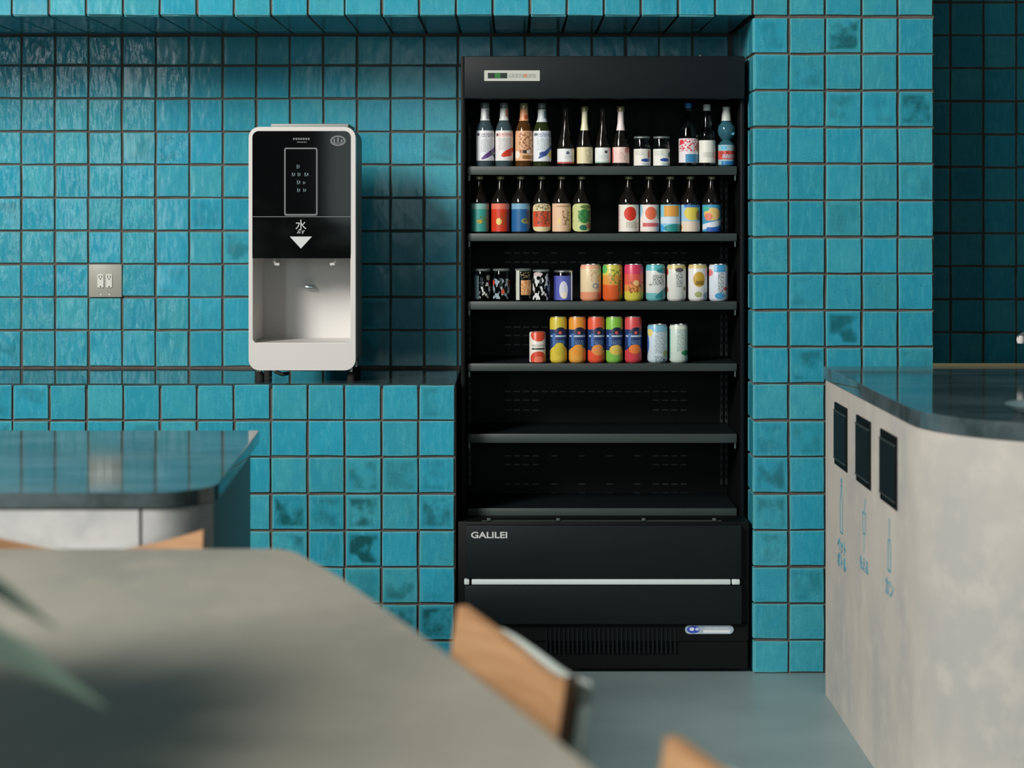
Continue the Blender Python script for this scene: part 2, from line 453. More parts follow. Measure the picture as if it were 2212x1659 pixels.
wall_bulk = stru('wall_bulkhead', (-4.1, frp, SOF_Z + GT), (PX, bkp, 5.8), M_GROUT)
us = [-0.174 + 0.1150 * n for n in range(-16, 9)] ; us[-1] = AX
us += [0.860, 0.973, 1.087, 1.199, PX]
vs = [SOF_Z + 0.113 * k for k in range(0, 7)]
lay(wall_bulk, us, vs, frp, 'front')
ceil_rec = stru('ceiling_recess', (-4.1, WF + 0.012, SOF_Z + GT - 0.001), (AX, bkp - 0.001, SOF_Z + GT), M_GROUT)
us2 = [-0.174 + 0.1150 * n for n in range(-16, 9)]; us2[-1] = AX - 0.008
lay(ceil_rec, us2, [WF + 0.004, 6.235, WB], SOF_Z + GT, 'soffit')

wall_pier = stru('wall_pier', (AX + GT, frp, 0.0), (PX, 6.6, SOF_Z + GT), M_GROUT)
vs = [2.038 - 0.1138 * m for m in range(0, 18)] + [0.0]
def pier_stain(u, v, r):
    for (a, b, s) in ((1.03, 1.98, 1.0), (1.25, 1.75, 1.0), (.92, 1.87, .4), (.92, .95, .7), (.80, .62, .8), (.80, .50, .6), (.80, .39, .5), (1.03, 1.07, .9), (1.03, 1.42, .3), (1.14, 1.75, .3), (1.03, 1.75, .5), (.91, .28, .4), (.80, 1.87, .2)):
        if abs(u - a) < .056 and abs(v - b) < .056: return s
    return 0.35 if r < 0.15 else 0.0
lay(wall_pier, [AX, 0.860, 0.973, 1.087, 1.199, PX], vs, frp, 'front', stainf=pier_stain)
wall_alc = stru('wall_alcove', (AX + GT - 0.0005, frp, 0.0), (AX + GT + 0.0005, WB, SOF_Z), M_GROUT)
lay(wall_alc, [WF + 0.004, 5.915, 6.03, 6.145, 6.26, WB], vs, AX + GT, 'side')

wall_far = stru('wall_far_right', (PX, bkp, 0.0), (4.4, 6.6, 5.8), M_GROUT)
us = [1.498 - 0.1125, 1.498] + [1.498 + 0.1125 * k for k in range(1, 14)]; us[0] = 1.3855; us = [1.273 + .038] + us
vs = [2.151 + 0.1128 * k for k in range(5, 0, -1)] + [2.151 - 0.1128 * m for m in range(0, 13)]
lay(wall_far, us, vs, bkp, 'front')

# ------------------------------------------------------------------ power outlet
out = empty('power_outlet', ((OUTX[0] + OUTX[1]) / 2, bkp, (OUTZ[0] + OUTZ[1]) / 2), 0,
            'square steel plate with two white power sockets set into the tiled wall', 'power outlet')
w = (OUTX[1] - OUTX[0]) / 2; h = (OUTZ[1] - OUTZ[0]) / 2
box('cover_plate', (-w, -0.013, -h), (w, 0.0, h), M_PLATE, out, 0.0025, 2)
for sx in (-1, 1):
    bm = bmesh.new(); slab_xz(bm, rrect(-.0105, -.023, .0105, .023, .004, 3), -0.0165, -0.0125)
    so = link('socket', mesh_of(bm, 'socket', 30), M_SOCK, out, (sx * 0.0145 - 0.001, 0, 0.0))
    for qx, qz, hw, hh in ((-.0045, .0145, .0013, .004), (.0045, .0145, .0013, .004)):
        box('slot', (qx - hw, -0.0172, qz - hh), (qx + hw, -0.0163, qz + hh), M_HOLE, so)
    for qz in (.0065, -.0195):
        me = lathe_mesh('hole', [(0.0025, 0), (0.0025, 0.0008)], 12)
        h_ = link('slot', me, M_HOLE, so, (0, -0.0164, qz)); h_.rotation_euler = (pi / 2, 0, 0)
    me = lathe_mesh('screw', [(0.003, 0), (0.003, 0.001), (0.0015, 0.0016)], 12)
    s_ = link('screw', me, M_LITEP, out, (sx * 0.0145, -0.013, -h + 0.009)); s_.rotation_euler = (pi / 2, 0, 0)

# ------------------------------------------------------------------ refrigerated display case
FX0, FX1 = -0.168, 0.738
fr = empty('display_fridge', ((FX0 + FX1) / 2, WF, 0.0), 0, 'tall black open-front drinks fridge standing in the tiled alcove', 'fridge')
FO = Vector(fr.location)
def fbox(name, lo, hi, mat, bevel=0.0, parent=None, label=None):
    lo = [lo[i] - FO[i] for i in range(3)]; hi = [hi[i] - FO[i] for i in range(3)]
    return box(name, lo, hi, mat, parent or fr, bevel, 2, label=label)
ZT = 1.926; IB = 6.27; IX0, IX1 = -0.148, 0.722
def y2z(y): return CAMZ - (y - HY) / (F / WF)
fbox('side_panel', (FX0 + 0.006, WF + 0.105, 0.462), (IX0, 6.36, ZT), M_BLACK2, 0.003)
fbox('side_panel', (IX1, WF + 0.105, 0.462), (FX1 - 0.003, 6.36, ZT), M_BLACK2, 0.003)
fbox('back_panel', (IX0, IB, 0.46), (IX1, 6.36, ZT), M_BLACK2)
fbox('top_panel', (IX0, WF + 0.10, ZT - 0.02), (IX1, IB, ZT), M_BLACK2)
CD = 5.875
can_ = fbox('canopy', (XP(1003, CD), CD, ZY(213, CD)), (XP(1609, CD), CD + 0.045, ZY(121, CD)), M_BLACK, 0.004)
# base
fbox('base_cabinet', (FX0, WF + 0.012, 0.10), (FX1, 6.36, y2z(1128)), M_BLACK2, 0.003)
fbox('upper_front_panel', (XP(1006, WF), WF - 0.012, y2z(1248)), (XP(1601, WF), WF + 0.011, y2z(1134)), M_BLACK, 0.003)
fbox('lower_front_panel', (XP(1004, WF), WF - 0.012, y2z(1347)), (XP(1602, WF), WF + 0.011, y2z(1263)), M_BLACK, 0.003)
fbox('kick_plate', (FX0 + 0.005, WF + 0.012, 0.012), (FX1 - 0.005, WF + 0.06, 0.10), M_BLACK2)
fbox('kick_plate', (FX0 + 0.005, WF + 0.006, 0.10), (FX1 - 0.005, WF + 0.0115, y2z(1349)), M_BLACK2)
for (a, b) in ((1003, 1014), (1019, 1577), (1580, 1597)):
    fbox('chrome_strip', (XP(a, WF), WF - 0.016, y2z(1261)), (XP(b, WF), WF + 0.008, y2z(1250)), M_TRIM, 0.002)
# feet
for fx in (FX0 + 0.06, FX1 - 0.06):
    me = lathe_mesh('foot', [(0.02, 0), (0.02, 0.012)], 14); link('foot', me, M_RUBBER, fr, Vector((fx, WF + 0.2, 0)) - FO)
    me = lathe_mesh('foot', [(0.02, 0), (0.02, 0.1)], 14); link('foot', me, M_RUBBER, fr, Vector((fx, 6.25, 0)) - FO)
# intake slits in the kick plate
for k in range(30):
    x = XP(1178 + 9.6 * k, WF)
    fbox('intake_slat', (x, WF + 0.002, y2z(1411)), (x + 0.005, WF + 0.006, y2z(1356)), M_BLACK)
# front grille line under the deck
fbox('air_grille', (XP(1040, WF), WF + 0.016, y2z(1131)), (XP(1560, WF), WF + 0.034, y2z(1127)), M_SHELF)
for px in (1052, 1202, 1387, 1540):
    fbox('clip', (XP(px, WF), WF + 0.012, y2z(1127)), (XP(px + 8, WF), WF + 0.02, y2z(1121)), M_RAIL, 0.001)
# shelves
SD = 5.93
SH = {}
for i, (a, b) in enumerate(((359, 378), (504, 521), (651, 669), (785, 802), (937, 957), (1098, 1117))):
    zt, zb = ZY(a, SD), ZY(b, SD); SH[i] = zt
    bm = bmesh.new()
    x0, x1 = XP(1010, SD) - FO.x, XP(1592, SD) - FO.x
    bm_box(bm, (x0, SD + 0.006 - FO.y, zt - 0.010), (x1, IB - 0.012 - FO.y, zt - 0.0005))
    s_ = link('shelf', mesh_of(bm, 'shelf'), M_BLACK, fr)
    rl = box('price_rail', (x0, SD - FO.y, zb), (x1, SD + 0.006 - FO.y, zt), M_SHELF, s_, 0.002, 2)
    for bx, sgn in ((XP(1012, SD), 1), (XP(1590, SD), -1)):
        bm = bmesh.new()
        pr = [(0.0, -0.012), (0.05, -0.014), (0.30, -0.05), (0.325, -0.05), (0.325, -0.008), (0.0, -0.008)]
        t0, t1 = bx + 0.001 * sgn - FO.x, bx + 0.004 * sgn - FO.x
        a_ = [bm.verts.new((t0, SD + 0.008 + y - FO.y, zt + z)) for y, z in pr]
        b_ = [bm.verts.new((t1, SD + 0.008 + y - FO.y, zt + z)) for y, z in pr]
        bm.faces.new(a_); bm.faces.new(list(reversed(b_)))
        for k in range(len(pr)):
            k2 = (k + 1) % len(pr); bm.faces.new((a_[k2], a_[k], b_[k], b_[k2]))
        br = link('shelf_bracket', mesh_of(bm, 'bracket'), M_SHELF, s_)
        box('bracket_end', (min(t0, t1) - 0.001, SD + 0.004 - FO.y, zb - 0.018), (max(t0, t1) + 0.001, SD + 0.010 - FO.y, zb - 0.001), M_RAIL, s_)
# slotted uprights
for bx in (IX0 + 0.006, IX1 - 0.020, IX1 - 0.004):
    up = fbox('slotted_upright', (bx - 0.004, IB - 0.012, 0.52), (bx + 0.004, IB - 0.001, 1.72), M_SHELF)
    bm = bmesh.new()
    for k in range(46):
        z = 0.54 + k * 0.025
        bm_box(bm, (bx - 0.002 - FO.x, IB - 0.0135 - FO.y, z), (bx + 0.002 - FO.x, IB - 0.0118 - FO.y, z + 0.013))
    o = link('upright_slots', mesh_of(bm), M_BLACK2, up); o['kind'] = 'stuff'
# louvre slots pressed in the back panel
def slots(rows_px, segs):
    bm = bmesh.new()
    for y in rows_px:
        for px in segs:
            x = XP(px, IB) - FO.x; z = ZY(y, IB)
            bm_box(bm, (x, IB - 0.003 - FO.y, z - 0.003), (x + 0.021, IB + 0.0005 - FO.y, z + 0.0015))
    return bm
q4 = [1090, 1110, 1130, 1150]; q4r = [1410, 1430, 1450, 1470]; mid = [1190, 1250, 1310, 1370]; allp = [1090 + 20 * k for k in range(20)]
for nm, rows, segs in (('a', [546], q4 + mid + q4r), ('b', [566], allp), ('c', [706], allp), ('d', [724, 744], q4 + q4r), ('e', [845], allp),
                       ('f', [864, 885], q4 + q4r), ('g', [984], q4 + mid + q4r), ('h', [1003], q4 + q4r), ('i', [1045, 1065], q4 + mid + q4r)):
    link('louvre_row', mesh_of(slots(rows, segs)), M_SHELF, fr, kind='stuff')
# signs
def scribble(name, base, marks, rough=0.45):
    """flat print: base colour plus marks on the unit square of the object's UV"""
    return label_mat(name, base, marks, rough)
def label_mat(name, base, marks, rough=0.35, alpha=False):
    m, nt, b = new_mat(name)
    uv = N(nt, 'ShaderNodeUVMap').outputs[0]
    col = lin(base) if base is not None else (0.02, 0.02, 0.02, 1)
    cover = 0.0 if base is None else 1.0
    cur = col
    for mk in marks:
        kind, cx, cy, rx, ry, c = mk[:6]; rot = mk[6] if len(mk) > 6 else 0.0
        mp = N(nt, 'ShaderNodeMapping', vector_type='TEXTURE')
        mp.inputs['Location'].default_value = (cx, cy, 0); mp.inputs['Rotation'].default_value = (0, 0, rot)
        mp.inputs['Scale'].default_value = (rx, ry, 1); L(nt, uv, mp.inputs['Vector'])
        if kind == 'e':
            ln = N(nt, 'ShaderNodeVectorMath', operation='LENGTH'); L(nt, mp.outputs[0], ln.inputs[0])
            msk = mathn(nt, 'LESS_THAN', ln.outputs['Value'], 1.0)
        else:
            ab = N(nt, 'ShaderNodeVectorMath', operation='ABSOLUTE'); L(nt, mp.outputs[0], ab.inputs[0])
            sp = N(nt, 'ShaderNodeSeparateXYZ'); L(nt, ab.outputs[0], sp.inputs[0])
            msk = mathn(nt, 'LESS_THAN', mathn(nt, 'MAXIMUM', sp.outputs[0], sp.outputs[1]), 1.0)
            if kind == 't':      # lettering: broken small marks
                nz = noise(nt, uv, 9.0, 2, 0.7, (1.6, 3.4, 1)); msk = mathn(nt, 'MULTIPLY', msk, mathn(nt, 'GREATER_THAN', nz, 0.5))
            if kind == 'v':      # lettering set in columns
                nz = noise(nt, uv, 8.0, 2, 0.7, (3.0, 2.4, 1)); msk = mathn(nt, 'MULTIPLY', msk, mathn(nt, 'GREATER_THAN', nz, 0.52))
            if kind == 'N':      # larger brushed blotches
                nz = noise(nt, uv, 2.6, 2, 0.5, (1.2, 1.6, 1)); msk = mathn(nt, 'MULTIPLY', msk, mathn(nt, 'GREATER_THAN', nz, 0.52))
            if kind == 'n':      # blotchy picture
                nz = noise(nt, uv, 5.0, 3, 0.6, (1.2, 2.2, 1)); msk = mathn(nt, 'MULTIPLY', msk, mathn(nt, 'GREATER_THAN', nz, 0.52))
        cur = mixc(nt, msk, cur, lin(c))
        if base is None: cover = mathn(nt, 'MAXIMUM', cover, msk) if not isinstance(cover, float) else msk
    if isinstance(cur, tuple): b.inputs['Base Color'].default_value = cur
    else: L(nt, cur, b.inputs['Base Color'])
    b.inputs['Roughness'].default_value = rough
    if base is None: L(nt, cover, b.inputs['Alpha'])
    return m
def sign(name, x0, x1, z0, z1, y, mat, parent, r=0.001, t=0.0015, off=(0, 0, 0)):
    bm = bmesh.new(); slab_xz(bm, rrect(x0, z0, x1, z1, r, 5), y - t, y)
    uvl = bm.loops.layers.uv.verify()
    for f in bm.faces:
        for lp in f.loops: lp[uvl].uv = ((lp.vert.co.x - x0) / (x1 - x0) * 2 - 1, (lp.vert.co.z - z0) / (z1 - z0))
    bmesh.ops.translate(bm, vec=-Vector(off), verts=bm.verts)
    return link(name, mesh_of(bm, name), mat, parent)
m = label_mat('canopy_plate_print', (196, 198, 190), [('r', -.52, .5, .35, .26, (36, 44, 36)), ('r', -.52, .5, .10, .22, (40, 120, 50)), ('t', .38, .48, .50, .2, (140, 142, 136)), ('r', .48, .5, .07, .14, (200, 140, 110))])
sign('sign_plate', XP(1046, CD), XP(1166, CD), ZY(175, CD), ZY(152, CD), CD + 0.0005, m, fr, 0.002, 0.002, FO)
m = label_mat('badge_print', (168, 184, 196), [('e', -.66, .5, .26, .42, (60, 84, 190)), ('e', -.72, .55, .1, .2, (220, 226, 240)), ('e', -.5, .55, .08, .16, (200, 210, 240)), ('r', .3, .3, .55, .16, (228, 232, 236)), ('t', .3, .7, .5, .16, (210, 216, 222))])
sign('oval_badge', XP(1480, WF), XP(1585, WF), y2z(1370), y2z(1351), WF + 0.006, m, fr, 0.0135, 0.003, FO)
tx = text('brand_lettering', 'GALILEI', 0.0265, Vector((XP(1057, WF), WF - 0.0125, y2z(1155))) - FO, M_LITEP, fr, sx=1.0, bold=0.0007)
w_ = tx.dimensions.x if tx.dimensions.x else 0.1
me = tx.data; xs = [v.co.x for v in me.vertices]; sc_ = (78 * WF / F) / (max(xs) - min(xs))
tx.scale = (sc_, 1, 1)
me = lathe_mesh('bolt', [(0.006, 0), (0.006, 0.006), (0.003, 0.010)], 10)
link('top_bolt', me, M_RAIL, fr, Vector((XP(1513, WF + .16), WF + 0.16, ZT)) - FO)

# ------------------------------------------------------------------ drinks
M_CLEAR = None
def glass(name, col, rough=0.03, trans=1.0):
    m, nt, b = new_mat(name)
    tc = N(nt, 'ShaderNodeTexCoord').outputs['Object']
    c = lin(col); L(nt, mixc(nt, mathn(nt, 'MULTIPLY', noise(nt, tc, 30, 2), 0.12), c, (c[0] * .8, c[1] * .8, c[2] * .8, 1)), b.inputs['Base Color'])
    b.inputs['Roughness'].default_value = rough
    b.inputs['Transmission Weight'].default_value = trans; b.inputs['IOR'].default_value = 1.4
    return m
G_CLEAR = glass('clear_glass', (190, 210, 214)); G_SMOKE = glass('blue_grey_glass', (120, 150, 160), 0.05, 0.75)
G_GREEN = glass('green_glass', (96, 112, 64), 0.04, 0.8); G_DARK = glass('dark_brown_glass', (24, 22, 20), 0.06, 0.0)
G_BLUE = glass('pale_blue_plastic', (90, 160, 180), 0.06, 0.7); G_AMBER = glass('amber_glass', (120, 80, 40), 0.05, 0.6)
M_CAPG = simple('grey_cap', (120, 130, 128), 0.4, metal=0.4); M_CAPY = simple('straw_crown_cap', (170, 166, 124), 0.35, metal=0.5)
M_CAPB = simple('blue_cap', (44, 118, 184), 0.4); M_CAPW = simple('white_cap', (204, 212, 206), 0.45)
M_LID = simple('aluminium_lid', (186, 190, 188), 0.3, metal=0.9)
PD = 5.982
SPX = F / PD
SHN = ['top shelf', 'second shelf', 'third shelf', 'fourth shelf']

def place(px, shelf, name, label, cat, group, D=PD):
    return empty(name, (XP(px, D), D, SH[shelf]), random.uniform(-0.06, 0.06), label, cat, group)
def hh(px): return px / SPX
def bottle(px, wpx, hpx, shelf, prof, mat, lab, labspan, cap, label, group, neck=None, shape='full', name='bottle', capspan=None, rough=0.35):
    """prof: list of (r fraction, height fraction) of the glass; labspan/capspan in height fractions"""
    R = hh(wpx) / 2; H = hh(hpx)
    t = place(px, shelf, name, label, 'bottle', group)
    P_ = [(0.0005, 0.0015)] + [(r * R, z * H) for r, z in prof]
    me = lathe_mesh('glass', P_, 28, 60); link('glass_body', me, mat, t)
    def rf(z):
        for (r0, z0), (r1, z1) in zip(prof, prof[1:]):
            if z0 * H <= z <= z1 * H + 1e-9 and z1 > z0:
                return R * (r0 + (r1 - r0) * (z / H - z0) / (z1 - z0))
        return R
    if lab is not None:
        me = label_mesh('lab', R, labspan[0] * H, labspan[1] * H, shape=shape, rfun=lambda z: rf(z) + 0.0005,
                        th=(pi * 0.93 if shape == 'full' else pi * 0.56))
        link('paper_label', me, lab, t)
    if neck is not None:
        nm, n0, n1 = neck
        me = label_mesh('neck', R, n0 * H, n1 * H, th=pi * 0.99, rfun=lambda z: rf(z) + 0.0006); link('neck_label', me, nm, t)
    if cap is not None:
        cm, cr, c0 = cap
        me = lathe_mesh('cap', [(cr * R * .97, c0 * H), (cr * R, c0 * H + .001), (cr * R, H - 0.0015), (cr * R * .9, H), (0.0005, H)], 20, 50)
        link('bottle_cap', me, cm, t)
    return t
LT = lambda n, base, *mk: label_mat('print_' + n, base, list(mk))
# profiles
PV = [(.93, 0), (1, .02), (1, .47), (.97, .55), (.88, .62), (.62, .70), (.48, .76), (.44, .90), (.44, .935)]         # square shouldered liquor
PW = [(.92, 0), (1, .02), (1, .30), (.96, .38), (.80, .47), (.52, .60), (.38, .72), (.33, .90), (.33, .95)]          # sloping small sake
PB = [(.92, 0), (1, .02), (1, .52), (.95, .60), (.62, .70), (.40, .76), (.30, .94), (.36, .945), (.36, .965)]        # beer
PC = [(.93, 0), (1, .02), (1, .45), (.96, .52), (.80, .62), (.52, .76), (.30, .86), (.26, .90), (.26, .94)]          # cone
PN = [(.93, 0), (1, .02), (1, .50), (.92, .56), (.62, .60), (.58, .66), (.56, .76), (.36, .86), (.28, .90), (.28, .93)]
PR = [(.80, 0), (.95, .02), (.95, .36), (.70, .41), (.46, .44), (.70, .48), (.95, .54), (1, .60), (.95, .67), (.66, .73), (.50, .755), (.56, .76), (.50, .86), (.36, .96)]
g1 = 'bottles on the top shelf'
W1 = (224, 226, 230)
bottle(1048, 39, 138, 0, PV, G_SMOKE, LT('a1', W1, ('e', -.55, .87, .13, .05, (70, 76, 84)), ('t', .25, .84, .55, .07, (120, 110, 126)), ('t', .2, .5, .5, .22, (176, 178, 186)), ('e', .45, .26, .75, .09, (92, 66, 128), .28), ('e', .7, .2, .4, .06, (50, 60, 66), -.3)), (.09, .56), (M_CAPG, .48, .915), 'clear bottle with purple slash on white label, far left of top shelf', g1, (LT('n1', (216, 218, 220), ('r', .5, .5, .35, .4, (150, 150, 156))), .72, .91))
bottle(1089, 38, 138, 0, PV, G_SMOKE, LT('a2', (226, 222, 220), ('e', -.55, .86, .12, .05, (120, 60, 56)), ('t', .2, .86, .6, .06, (206, 110, 104)), ('t', .1, .55, .5, .2, (186, 184, 184)), ('e', .38, .28, .6, .11, (200, 58, 36), .2), ('e', .3, .22, .4, .08, (206, 62, 40))), (.09, .56), (M_CAPG, .48, .915), 'clear bottle with red slash on white label, top shelf', g1, (LT('n2', (216, 220, 216), ('r', .45, .62, .22, .3, (190, 130, 118))), .72, .91))
bottle(1132, 37, 137, 0, PV, G_AMBER, LT('a3', (220, 172, 132), ('n', .3, .6, .7, .35, (150, 92, 58)), ('e', -.65, .2, .3, .13, (236, 226, 214)), ('e', .05, .3, .2, .06, (50, 44, 36)), ('e', .3, .3, .13, .05, (220, 216, 196)), ('r', .35, .12, .5, .06, (150, 104, 50))), (.09, .56), (M_CAPY, .48, .91), 'amber bottle with peach label, third from left on top shelf', g1, (LT('n3', (226, 160, 116), ('e', .3, .3, .3, .2, (200, 96, 60))), .72, .91))
bottle(1171, 39, 137, 0, PV, G_GREEN, LT('a4', (222, 228, 234), ('e', -.5, .88, .2, .05, (110, 122, 130)), ('t', .3, .86, .6, .07, (132, 134, 176)), ('t', .2, .55, .55, .2, (180, 190, 196)), ('e', .4, .32, .7, .08, (60, 86, 150), .32), ('e', .1, .24, .3, .08, (52, 78, 140)), ('e', .75, .22, .28, .12, (206, 194, 70))), (.08, .56), (M_CAPG, .48, .915), 'green-tinted bottle with blue and yellow label, top shelf', g1, (LT('n4', (212, 220, 220), ('r', .5, .6, .25, .3, (120, 150, 158))), .70, .90))
bottle(1222, 36, 127, 0, PW, G_DARK, LT('b1', (228, 230, 230), ('e', .15, .72, .14, .11, (96, 104, 134)), ('t', .3, .45, .4, .12, (190, 194, 194)), ('r', 0, .05, 3, .06, (196, 84, 84))), (.05, .30), (M_RUBBER, .36, .93), 'dark bottle with white label over a red foot line, top shelf', g1)
bottle(1263, 34, 130, 0, PW, G_DARK, LT('b2', (224, 214, 176), ('e', -.9, .4, .2, .6, (206, 180, 110)), ('n', .45, .5, .4, .4, (188, 180, 142))), (.05, .32), (M_CAPY, .46, .915), 'dark bottle with straw-coloured label and cream neck foil, top shelf', g1, (LT('n5', (226, 224, 188)), .60, .92))
bottle(1302, 33, 127, 0, PW, G_DARK, LT('b3', (226, 230, 228), ('e', .3, .72, .15, .1, (86, 84, 96)), ('t', .1, .4, .4, .14, (196, 206, 202)), ('r', 0, .04, 3, .05, (156, 192, 176))), (.06, .32), (M_RUBBER, .36, .93), 'dark bottle with white label over a pale green foot line, top shelf', g1)
bottle(1341, 36, 130, 0, PW, G_DARK, LT('b4', (238, 206, 200), ('e', -.95, .4, .25, .7, (206, 120, 112)), ('e', .65, .8, .4, .25, (196, 124, 106)), ('n', .3, .4, .5, .3, (206, 178, 164))), (.06, .32), (M_CAPY, .46, .915), 'dark bottle with pink label and pink neck foil, top shelf', g1, (LT('n6', (236, 220, 218)), .60, .92))
bottle(1487, 41, 137, 0, PC, G_CLEAR, LT('d1', (226, 222, 226), ('n', .0, .72, .8, .26, (204, 60, 74)), ('e', .7, .65, .2, .2, (120, 60, 60)), ('e', -.55, .85, .2, .1, (214, 60, 72)), ('r', .45, .18, .7, .17, (58, 136, 182))), (.06, .44), (M_CAPB, .36, .92), 'clear bottle with blue cap and red-white label, top shelf', g1)
bottle(1527, 36, 134, 0, PN, G_CLEAR, LT('d2', (228, 228, 218), ('t', .1, .35, .45, .12, (170, 170, 158)), ('v', .6, .6, .12, .35, (150, 172, 150))), (.06, .42), (M_CAPW, .44, .90), 'slim clear bottle with white cap and plain cream label, top shelf', g1)
bottle(1569, 37, 129, 0, PR, G_BLUE, LT('d3', (150, 186, 196), ('r', 0, .48, 3, .22, (206, 84, 76)), ('n', .1, .5, .8, .2, (150, 40, 44)), ('e', -.3, .85, .25, .1, (80, 180, 216)), ('t', .2, .42, .6, .1, (170, 206, 224)), ('r', .3, .08, .8, .10, (40, 118, 178))), (.03, .36), (M_CAPW, .44, .955), 'blue marble soda bottle with round pinched bulb, far right of top shelf', g1, (M_CAPW, .765, .955))
# short jars
def cup(px, wpx, hpx, shelf, lab, span, label, group, body=G_CLEAR, lid=None, cat='glass jar', name='glass_jar', strap=False):
    R = hh(wpx) / 2; H = hh(hpx)
    t = place(px, shelf, name, label, cat, group)
    me = lathe_mesh('g', [(0.0005, .001), (R * .9, 0), (R * .96, .003), (R * .96, H * .9), (R * .90, H * .94)], 28, 50); link('glass_body', me, body, t)
    me = lathe_mesh('l', [(R * .94, H * .93), (R * .97, H * .94), (R * .97, H * .985), (R * .9, H), (R * .85, H * .99), (0.0005, H * .99)], 28, 40)
    link('lid', me, lid or M_CAPG, t)
    me = label_mesh('p', R, span[0] * H, span[1] * H, rfun=lambda z: R * .96 + .0005); link('paper_label', me, lab, t)
    if strap:
        box('pull_strip', (R * .80, -R * .62, H * .02), (R * .88, -R * .54, H * .94), M_CAPW, t)
    return t
cup(1387, 37, 65, 0, LT('c1', (232, 230, 222), ('t', -.3, .75, .4, .15, (196, 196, 188)), ('e', .3, .32, .42, .1, (44, 74, 160)), ('e', .6, .65, .16, .3, (150, 66, 60)), ('r', .5, .08, .5, .06, (190, 206, 214))), (.03, .58), 'short glass jar with red figure beside blue fish on label, top shelf', 'short jars on the top shelf')
cup(1429, 37, 65, 0, LT('c2', (230, 232, 224), ('t', -.3, .75, .4, .15, (196, 198, 190)), ('e', .25, .34, .42, .1, (44, 76, 160)), ('e', .8, .65, .3, .2, (70, 110, 84)), ('r', .5, .08, .5, .06, (180, 210, 206))), (.03, .58), 'short glass jar with green leaf beside blue fish on label, top shelf', 'short jars on the top shelf')
# second shelf beers
g2 = 'bottles on the second shelf, left group'; g3 = 'bottles on the second shelf, right group'
CB = (M_CAPY, .42, .945)
GOLD = (196, 164, 66)
def beer(px, w, lab, label, group, shape='full', span=(.03, .52)):
    bottle(px, w, 123, 1, PB, G_DARK, lab, span, CB, label, group, shape=shape)
beer(1036, 40, LT('e1', (60, 156, 146), ('r', 0, .9, 3, .1, (132, 186, 176)), ('e', .05, .36, .22, .08, GOLD), ('n', .3, .42, .4, .14, (96, 132, 80))), 'dark beer bottle with turquoise label, far left of second shelf', g2)
beer(1081, 39, LT('e2', (206, 56, 30), ('r', 0, .9, 3, .1, (222, 116, 92)), ('e', -.1, .36, .2, .12, (230, 206, 120)), ('n', .35, .45, .35, .25, (150, 84, 34))), 'dark beer bottle with plain red label, second shelf', g2)
beer(1125, 40, LT('e3', (34, 96, 150), ('r', 0, .9, 3, .1, (120, 168, 196)), ('e', .35, .38, .35, .1, (140, 150, 84)), ('n', .5, .55, .35, .22, (60, 80, 96))), 'dark beer bottle with deep blue label, second shelf', g2)
beer(1170, 38, LT('e4', (216, 204, 160), ('r', 0, .45, .85, .28, (208, 78, 48)), ('n', .1, .5, .6, .24, (110, 70, 50)), ('n', .1, .88, .6, .1, (120, 104, 76))), 'dark beer bottle with cream oval label and red block, second shelf', g2, 'oval')
beer(1213, 40, LT('e5', (226, 190, 158), ('r', .2, .9, .6, .03, (186, 150, 120)), ('n', .3, .48, .28, .26, (140, 108, 62)), ('e', -.2, .38, .1, .1, (230, 206, 120))), 'dark beer bottle with pale peach label, second shelf', g2)
beer(1256, 39, LT('e6', (196, 202, 140), ('e', .2, .55, .5, .26, (66, 140, 70)), ('n', .2, .55, .5, .2, (40, 104, 60)), ('e', .1, .14, .3, .1, (44, 110, 90)), ('e', .55, .2, .25, .1, (206, 128, 84)), ('e', .3, .88, .45, .07, (110, 130, 70))), 'dark beer bottle with green wavy-edged label, second shelf', g2, 'eight')
beer(1358, 43, LT('f1', (232, 228, 216), ('e', .1, .66, .42, .26, (212, 56, 36)), ('v', -.85, .5, .2, .45, (186, 90, 84)), ('t', .3, .25, .5, .12, (176, 174, 158))), 'dark bottle with cream label and big red tomato, second shelf', g3, span=(.03, .50))
beer(1403, 41, LT('f2', (232, 222, 216), ('e', -.9, .8, .4, .3, (150, 196, 214)), ('e', .1, .68, .40, .24, (226, 110, 76)), ('r', .15, .25, .65, .07, (206, 96, 104)), ('e', .8, .7, .3, .3, (150, 176, 150))), 'dark bottle with coral fruit over a pink band, second shelf', g3, span=(.03, .50))
beer(1448, 43, LT('f3', (134, 196, 218), ('r', .1, .76, .55, .20, (224, 160, 72)), ('r', -.1, .42, .8, .12, (206, 220, 232)), ('e', .35, .12, .8, .16, (40, 140, 140)), ('e', -.8, .12, .4, .14, (70, 160, 214))), 'dark bottle with sky-blue label and orange fruit, second shelf', g3, span=(.03, .50))
beer(1491, 41, LT('f4', (160, 196, 220), ('e', .1, .68, .6, .26, (216, 200, 84)), ('e', .6, .6, .25, .2, (150, 116, 50)), ('r', .1, .18, 1.2, .20, (224, 208, 190)), ('e', -.95, .15, .25, .12, (190, 120, 50)), ('r', .2, .95, .7, .05, (60, 116, 178))), 'dark bottle with yellow lemons over a beige foot, second shelf', g3, span=(.03, .50))
beer(1537, 40, LT('f5', (70, 150, 190), ('e', .0, .65, .65, .24, (226, 190, 116)), ('e', -.3, .55, .3, .14, (220, 130, 104)), ('e', -.5, .85, .3, .1, (70, 176, 160)), ('r', .0, .26, .9, .1, (216, 220, 232), .12), ('r', .4, .08, .8, .08, (40, 90, 176))), 'dark bottle with blue label and citrus slices, far right of second shelf', g3, span=(.03, .50))
